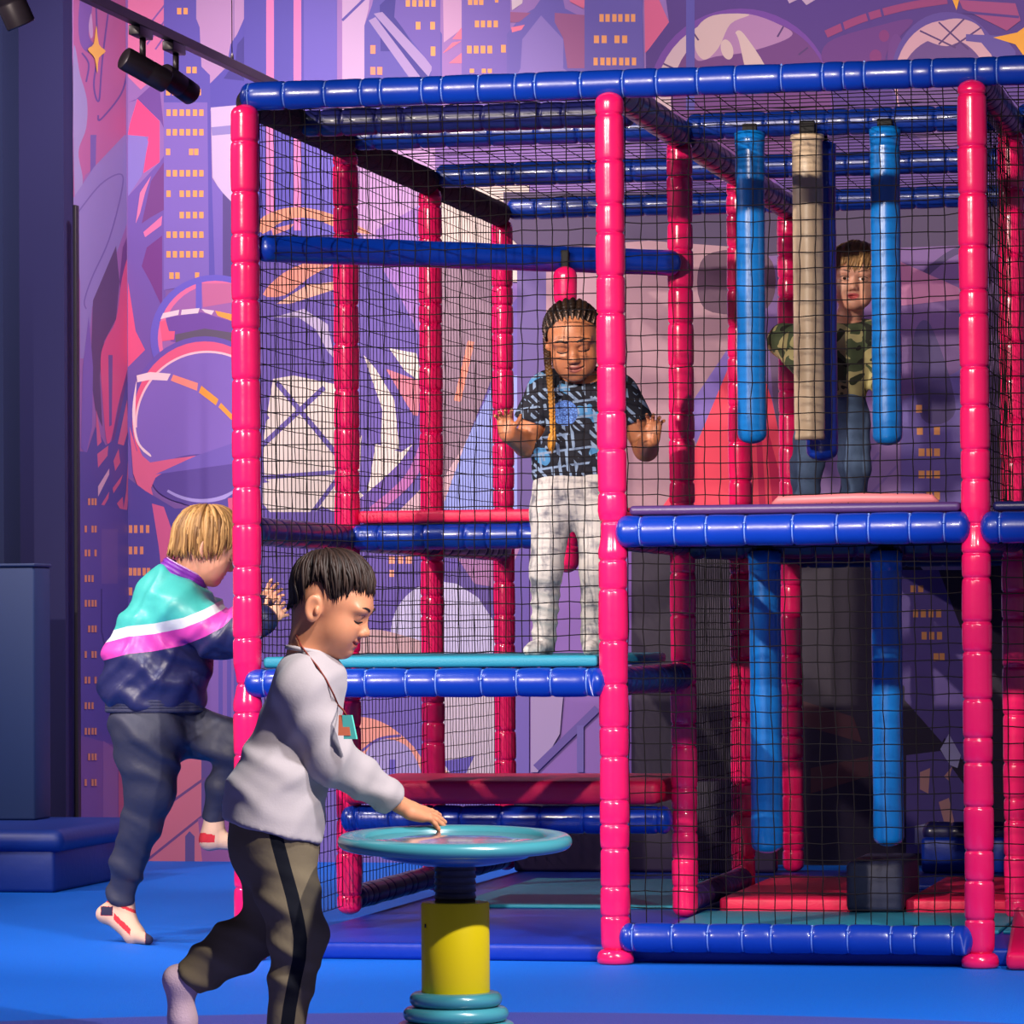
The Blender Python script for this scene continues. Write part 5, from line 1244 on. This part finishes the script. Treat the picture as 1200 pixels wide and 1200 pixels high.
FS.cut(G(672, 559), -Zv+RH*0.06, 0.004, 0.2); FS.cut(G(679, 443, -0.03), nrm(Zv*0.8-FH*0.6), 0.004, 0.09); FS.cut(G(613, 491), nrm(G(616, 521)-G(632, 470)), 0.003, 0.085); FS.cut(G(753, 492), nrm(G(757, 526)-G(738, 470)), 0.003, 0.085)
ex = MB(); ring(ex, G(679, 446, -0.018), nrm(Zv*0.85-FH*0.5), RH, 0.054, 0.052, 0.006)
def ball(V, N):
    x, y = px_of(V); return {'ball': np.where(N@(-FH) > 0, 0.5+(15.0-np.hypot(x-662, y-484))*0.05, 0)}
garment('shirt', FS, [tee_mat(), mat('tee_collar', rgb(18, 18, 34), 0.85)], girl, folds=[(0.005, RH*0.6+Zv*0.7, 60, 0.4, 4.0, None)], attr=ball, extra=ex)
# pale marbled leggings with feet, and rumpled knit at the ankles
def marble_mat():
    m = bpy.data.materials.new('marbled_leggings'); m.use_nodes = True; nt = m.node_tree; b = nt.nodes['Principled BSDF']; N = nt.nodes.new; L = nt.links.new
    tc = N('ShaderNodeTexCoord'); n = N('ShaderNodeTexNoise'); n.inputs['Scale'].default_value = 22; n.inputs['Detail'].default_value = 5; L(tc.outputs['Object'], n.inputs['Vector'])
    r = N('ShaderNodeValToRGB'); e = r.color_ramp.elements; e[0].position = 0.34; e[0].color = rgb(112, 110, 120); e[1].position = 0.5; e[1].color = rgb(192, 184, 180); L(n.outputs['Fac'], r.inputs['Fac'])
    L(r.outputs['Color'], b.inputs['Base Color']); b.inputs['Roughness'].default_value = 0.9; return m
FT = field_of(PEL+LGL+LGR+[(G(638, 748, 0.02), G(636, 757, 0.02), 0.033, 0.03, 0.015), (G(640, 759, 0.02), G(626, 760, -0.05), 0.025, 0.021, 0.015), (G(626, 760, -0.05), G(619, 762, -0.075), 0.021, 0.016, 0.015),
                           (G(694, 748, 0.02), G(694, 757, 0.02), 0.033, 0.03, 0.015), (G(694, 759, 0.02), G(692, 760, -0.06), 0.025, 0.021, 0.015), (G(692, 760, -0.06), G(690, 761, -0.09), 0.021, 0.016, 0.015)], 0.0042)
garment('leggings', FT, marble_mat(), girl, folds=[(0.0055, Zv+RH*0.2, 150, 0.22, 3.0, lambda V: np.clip((px_of(V)[1]-655)/60, 0.06, 1)*np.clip((758-px_of(V)[1])/14, 0, 1))])

# ================= boy in the camouflage top, between the hanging bolsters
D = 13.62
K = lambda x, y, dd=0.0: at(x, y, D+dd)
ft = K(972, 612); ft[2] = 1.325
kid = empty('person', ft, 'fair-haired boy in a green camouflage top and jeans, looking out between the hanging bolsters', 'person')
ph = math.radians(4)
H3 = Head(K(1002, 327, -0.02), frame3(nrm(-FH*0.97-RH*0.13-Zv*math.sin(ph)), nrm(Zv-FH*math.sin(ph)+RH*0.05)), 1.0, h=0.0024, neck_to=K(992, 386, 0.01), neck_r=0.04, eyes='open', mouth='open')
J = Joined(); H3.add_to(J, brow=0.55)
TOR = [(K(984, 402), K(976, 470), 0.112, 0.106, 0.03, FH, 0.68), (K(955, 391), K(1014, 394), 0.052, 0.052, 0.04)]
ARL = [(K(948, 394), K(918, 399, 0.05), 0.050, 0.048, 0.03), (K(918, 399, 0.05), K(945, 436, -0.1), 0.046, 0.034, 0.03)]
ARR = [(K(1018, 396), K(1034, 440, 0.02), 0.050, 0.044, 0.03), (K(1034, 440, 0.02), K(1036, 470, -0.1), 0.042, 0.032, 0.03)]
LG = [(K(956, 490), K(945, 550, -0.01), 0.066, 0.050, 0.03), (K(945, 550, -0.01), K(944, 594), 0.050, 0.040, 0.02), (K(996, 490), K(1002, 545, -0.06), 0.066, 0.050, 0.03), (K(1002, 545, -0.06), K(1000, 594), 0.048, 0.040, 0.02)]
PEL = [(K(977, 470), K(977, 488), 0.10, 0.10, 0.03, FH, 0.75)]
core(J, TOR+ARL+ARR+LG+PEL, 0.015)
for w, dv, tv in ((K(946, 438, -0.1), RH*0.5-Zv*0.3-FH*0.6, Zv), (K(1036, 472, -0.1), Zv*0.2-FH*0.8-RH*0.2, Zv)):
    FA = Field(w-0.14, w+0.14, 0.0028); hand(FA, w, dv, FH*0.4+Zv, tv, 0.85, curls=[(0.4, 0.7, 0.5)]*4); V, Q = FA.mesh(); J.add(V, Q, 0)
J.build('body', [SK_FAIR, M_LASH, M_EYE, M_IRIS], kid)
hair(H3, lambda p: (3 if abs(p) < 40 else (3-23*min(1, (abs(p)-40)/40)) if abs(p) < 100 else -20-32*min(1, (abs(p)-100)/50), 0.0), 460, crown=(-0.3, 0.1, 0.9), r0=0.0062, lift=0.018, tip=0.01, wob=0.2, seed=5).build('hair', [hair_mat('hair_fair_brown', rgb(104, 72, 42), rgb(196, 152, 100))], kid)
def camo_mat():
    m = bpy.data.materials.new('camouflage'); m.use_nodes = True; nt = m.node_tree; b = nt.nodes['Principled BSDF']; N = nt.nodes.new; L = nt.links.new
    tc = N('ShaderNodeTexCoord'); n = N('ShaderNodeTexNoise'); n.inputs['Scale'].default_value = 13; n.inputs['Detail'].default_value = 1.5; n.inputs['Distortion'].default_value = 0.8; L(tc.outputs['Object'], n.inputs['Vector'])
    r = N('ShaderNodeValToRGB'); r.color_ramp.interpolation = 'CONSTANT'; e = r.color_ramp.elements
    e[0].position = 0; e[0].color = rgb(26, 28, 22); e[1].position = 0.40; e[1].color = rgb(72, 84, 58); x = e.new(0.53); x.color = rgb(176, 166, 116); x = e.new(0.66); x.color = rgb(44, 50, 34)
    L(n.outputs['Fac'], r.inputs['Fac']); L(r.outputs['Color'], b.inputs['Base Color']); b.inputs['Roughness'].default_value = 0.9; return m
FS = field_of(TOR+ARL+ARR, 0.0048); FS.cut(K(976, 476), -Zv, 0.004, 0.15); FS.cut(K(992, 375), nrm(Zv*0.95-FH*0.3), 0.004, 0.09)
ex = MB(); ring(ex, K(993, 378), nrm(Zv*0.95-FH*0.3), RH, 0.05, 0.05, 0.006)
garment('shirt', FS, [camo_mat(), mat('camo_collar', rgb(38, 40, 30), 0.9)], kid, folds=[(0.006, RH*0.5+Zv*0.8, 60, 0.4, 8.0, None)], extra=ex)
FT = field_of(PEL+LG, 0.0048)
garment('jeans', FT, mat('denim', rgb(78, 100, 132), 0.9, noise=0.25, nscale=30, bump=0.1, bscale=200), kid, folds=[(0.005, Zv+RH*0.2, 80, 0.35, 6.0, None)])
for x, in ((944,), (1000,)):
    g = K(x, 606); sock([(V3(g[0], g[1], 1.353)+FH*0.02, V3(g[0], g[1], 1.35)-FH*0.07, 0.027, 0.024, 0.02), (V3(g[0], g[1], 1.36), V3(g[0], g[1], 1.40), 0.03, 0.032, 0.02)], 'sock', mat('grey_sock', rgb(90, 92, 100), 0.9), kid, 0.0045)

# ================= fair-haired child in the colour-block windbreaker, climbing at the left side
D = 12.86
W = lambda x, y, dd=0.0: at(x, y, D+dd)
ft = W(150, 1104, 0.09); ft[2] = 0
wind = empty('person', ft, 'blond child in turquoise, white, pink and navy windbreaker, one foot raised, climbing', 'person')
ph = math.radians(24); th = math.radians(18)
fd = nrm(RH*math.cos(th)+FH*math.sin(th))
H4 = Head(W(240, 641), frame3(fd*math.cos(ph)-Zv*math.sin(ph), Zv*math.cos(ph)+fd*math.sin(ph)), 1.03, h=0.0024, neck_to=W(216, 690), neck_r=0.043)
J = Joined(); H4.add_to(J)
TOR = [(W(204, 703), W(190, 760), 0.118, 0.146, 0.04, FH, 0.85), (W(190, 760), W(182, 797), 0.146, 0.158, 0.04, FH, 0.85), (W(206, 713, -0.09), W(216, 711, 0.09), 0.074, 0.074, 0.05)]
ARN = [(W(216, 716, -0.10), W(255, 746, -0.17), 0.074, 0.066, 0.04), (W(255, 746, -0.17), W(309, 728, -0.27), 0.063, 0.042, 0.03)]
ARF = [(W(228, 716, 0.10), W(266, 742, 0.05), 0.070, 0.062, 0.04), (W(266, 742, 0.05), W(303, 712, -0.2), 0.058, 0.040, 0.03)]
PEL = [(W(182, 820), W(178, 850), 0.128, 0.122, 0.03, FH, 0.9)]
LS = [(W(172, 862, -0.045), W(176, 925, -0.03), 0.104, 0.078, 0.04), (W(176, 925, -0.03), W(166, 965, 0.0), 0.074, 0.060, 0.03), (W(166, 965, 0.0), W(150, 1010, 0.05), 0.060, 0.052, 0.03), (W(150, 1010, 0.05), W(143, 1050, 0.08), 0.052, 0.038, 0.02)]
LR = [(W(195, 852, 0.055), W(240, 862, 0.04), 0.098, 0.070, 0.04), (W(240, 862, 0.04), W(279, 872, 0.0), 0.070, 0.060, 0.03), (W(279, 872, 0.0), W(262, 920, 0.03), 0.056, 0.048, 0.03), (W(262, 920, 0.03), W(250, 958, 0.05), 0.046, 0.036, 0.02)]
core(J, TOR+ARN+ARF+PEL+LS+LR, 0.022)
for w, dv, bk, tv in ((W(311, 727, -0.27), RH*0.8+Zv*0.55+FH*0.25, -FH+RH*0.2, Zv), (W(305, 711, -0.2), RH*0.6+Zv*0.7+FH*0.2, -RH*0.3+FH, Zv)):
    FA = Field(w-0.15, w+0.15, 0.0026); FA.cap(w-nrm(dv)*0.02, w, 0.024, 0.02, 0.01); hand(FA, w, dv, bk, tv, 0.92, curls=[(0.3, 0.5, 0.5), (0.35, 0.6, 0.5), (0.4, 0.6, 0.5), (0.45, 0.6, 0.5)], spread=0.2); V, Q = FA.mesh(); J.add(V, Q, 0)
J.build('body', [SK_FAIR, M_LASH], wind)
hair(H4, lambda p: (float(np.interp(abs(p), [0, 40, 75, 110, 150, 180], [8, 4, -26, -40, -56, -58])), 0.014 if abs(p) > 60 else 0.01), 820, crown=(-0.34, 0.0, 0.94), r0=0.0052, lift=0.026, tip=0.004, wob=0.20, twist=-0.22, seed=9).build('hair', [hair_mat('hair_blond', rgb(96, 60, 30), rgb(204, 156, 96), 0.5)], wind)
M_WIND = band_mat('windbreaker', [(0.0, rgb(66, 178, 172)), (0.30, rgb(206, 212, 218)), (0.45, rgb(204, 66, 168)), (0.68, rgb(36, 38, 84))], rough=0.42, bump=0.25, bscale=26, spec=0.5)
def wband(V, N):
    x, y = px_of(V)
    m = y-np.interp(x, [120, 150, 180, 215, 240, 262, 300], [740, 732, 729, 722, 712, 700, 660]); arm = np.clip((x-246)/14, 0, 1)
    b = np.interp(m, [-60, 0, 3.5, 13, 33, 60], [0.05, 0.29, 0.31, 0.44, 0.67, 0.95])
    far = proj_d(V) > D+0.05
    return {'band': b}
FS = field_of(TOR+ARN+ARF+[(W(182, 797), W(181, 815), 0.156, 0.140, 0.03, FH, 0.85)], 0.0052)
FS.cut(W(181, 829), -Zv-RH*0.02, 0.006, 0.22); FS.cut(W(214, 677), nrm(W(226, 662)-W(206, 700)), 0.004, 0.11)
ex = MB()
jk = garment('windbreaker', FS, M_WIND, wind, folds=[(0.013, RH*0.45+Zv*0.85, 56, 0.5, 2.6, lambda V: np.clip((px_of(V)[1]-690)/60, 0.25, 1)), (0.010, RH*0.8-Zv*0.5, 80, 0.5, 6.6, None)], attr=wband, sm=2)
nk = nrm(W(226, 662)-W(206, 700)); mb = MB()
for k in range(3): ring(mb, W(214, 676)+nk*(0.013*k-0.006), nk, fd, 0.072-0.002*k, 0.068-0.002*k, 0.011, 40)
mb.build('collar', mat('purple_collar', rgb(122, 44, 166), 0.45, bump=0.15), jk, label='purple stand-up collar')
mb = MB(); ring(mb, W(214, 676)+nk*0.030, nk, fd, 0.068, 0.064, 0.004, 40); mb.build('collar_edge', mat('lilac_edge', rgb(196, 160, 214), 0.5), jk)
mb = MB()
for k in range(4): ring(mb, W(181, 821+3.6*k), Zv, RH, 0.146, 0.124, 0.0085, 48)
mb.build('waistband', mat('navy_rib', rgb(44, 46, 76), 0.8, bump=0.3, bscale=120), jk)
FT = field_of(PEL+LS+LR, 0.0052)
FT.cut(W(142, 1053, 0.085), nrm(W(142, 1053, 0.085)-W(150, 1010, 0.05)), 0.003, 0.09); FT.cut(W(249, 962, 0.05), nrm(W(249, 962, 0.05)-W(262, 920, 0.03)), 0.003, 0.08)
garment('trousers', FT, mat('navy_trousers', rgb(48, 50, 70), 0.55, bump=0.15, bscale=40, spec=0.35), wind, folds=[(0.016, Zv*0.8+RH*0.55, 66, 0.45, 3.4, lambda V: 0.35+0.65*np.clip(1-np.abs(px_of(V)[1]-870)/70, 0, 1)+0.5*np.clip((px_of(V)[1]-1015)/25, 0, 1))], sm=2)
M_SOCKR = band_mat('striped_sock', [(0.0, rgb(206, 168, 146)), (0.4, rgb(196, 38, 52)), (0.75, rgb(36, 30, 60))], attr='patch', rough=0.9, bump=0.15, bscale=220)
def patch1(V, N):
    x, y = px_of(V); p = np.zeros(len(V)); p[(np.abs((y-1083)-(x-143)*0.95) < 4.5) & (x < 153) & (x > 133)] = 0.55; p[(x < 132) & (y > 1062) & (y < 1073) & (x > 118)] = 0.9; p[np.abs(y-1061-(x-140)*0.4) < 2.2] = 0.55; p[x > 170] = 0.9
    return {'patch': p}
def patch2(V, N):
    x, y = px_of(V); p = np.zeros(len(V)); p[(x < 252) & (y > 976) & (y < 988) & (y-976 > (x-240)*0.2)] = 0.55; return {'patch': p}
fh = W(143, 1052, 0.085); toe = on(174, 1103, 2, 0.012); ballp = on(158, 1096, 2, 0.024)
sock([(W(146, 1040, 0.075), W(142, 1062, 0.09), 0.035, 0.036, 0.02), (W(142, 1062, 0.09), W(122, 1071, 0.09), 0.035, 0.026, 0.02), (W(130, 1072, 0.09), ballp, 0.029, 0.028, 0.025), (W(143, 1062, 0.09), ballp, 0.033, 0.027, 0.02), (ballp, toe+Zv*0.004, 0.026, 0.015, 0.02)], 'sock', M_SOCKR, wind, attr=patch1)
sock([(W(251, 956, 0.05), W(250, 975, 0.05), 0.033, 0.033, 0.02), (W(250, 976, 0.05), W(245, 985, 0.05), 0.033, 0.029, 0.02), (W(246, 984, 0.05), W(280, 988, 0.02), 0.028, 0.024, 0.02), (W(280, 988, 0.02), W(291, 990, 0.01), 0.024, 0.017, 0.02)], 'sock', M_SOCKR, wind, attr=patch2)
# ------------------------------------------------------------------ light: key spots, added fill spots, and an even ambient fill
def spot(name, loc, target, power, size=40, blend=0.4, radius=0.06, col=(1, 1, 1)):
    l = bpy.data.lights.new(name, 'SPOT'); l.energy = power; l.spot_size = math.radians(size); l.spot_blend = blend
    l.shadow_soft_size = radius; l.color = col
    o = bpy.data.objects.new(name, l); COL.objects.link(o); o.location = loc
    d = Vector(target)-Vector(loc); o.rotation_euler = d.to_track_quat('-Z', 'Y').to_euler(); return o
WARM = (1.0, 0.86, 0.74); PNK = (1.0, 0.78, 0.86)
spot('key_or_fill_spot', (-1.9, -7.5, 4.1), (0.4, 1.2, 1.5), 3000, 30, 0.5, 0.05, WARM)
spot('key_or_fill_spot', (4.3, -5.4, 3.9), (1.2, -2.0, 0.5), 1350, 46, 0.6, 0.06, (1.0, 0.92, 0.86))
spot('key_or_fill_spot', (0.9, -7.8, 4.1), (1.7, 1.4, 2.0), 2300, 20, 0.5, 0.05, WARM)
spot('key_or_fill_spot', (-3.4, -0.6, 4.1), (-0.5, 2.0, 0.9), 680, 70, 0.6, 0.06, (1.0, 0.86, 0.84))
spot('key_or_fill_spot', (-0.5, 2.0, 4.1), (-1.6, 4.8, 1.8), 800, 84, 0.9, 0.12, (1.0, 0.84, 0.80))
for x_ in (0.2, 1.7, 3.2): spot('key_or_fill_spot', (x_, 3.55, 4.25), (x_, 4.9, 3.6), 85, 110, 0.9, 0.12, (1.0, 0.86, 0.96))  # added unseen washers that brighten the upper mural
spot('key_or_fill_spot', (2.8, -4.2, 4.2), (1.4, -2.2, 0.0), 800, 75, 0.8, 0.2, (0.98, 0.97, 1.0))  # added unseen fill that brightens the front floor
spot('key_or_fill_spot', (-1.2, -1.8, 4.2), (-0.9, 0.2, 0.0), 380, 75, 0.8, 0.2, (0.98, 0.97, 1.0))  # added unseen fill for the floor on the left
w = bpy.data.worlds.new('room_light'); scene.world = w; w.use_nodes = True
w.node_tree.nodes['Background'].inputs['Color'].default_value = (0.50, 0.44, 0.72, 1)
w.node_tree.nodes['Background'].inputs['Strength'].default_value = 0.31
scene.view_settings.view_transform = 'Standard'; scene.view_settings.look = 'None'; scene.view_settings.gamma = 1
scene.view_settings.use_curve_mapping = False; scene.view_settings.exposure = 0.0
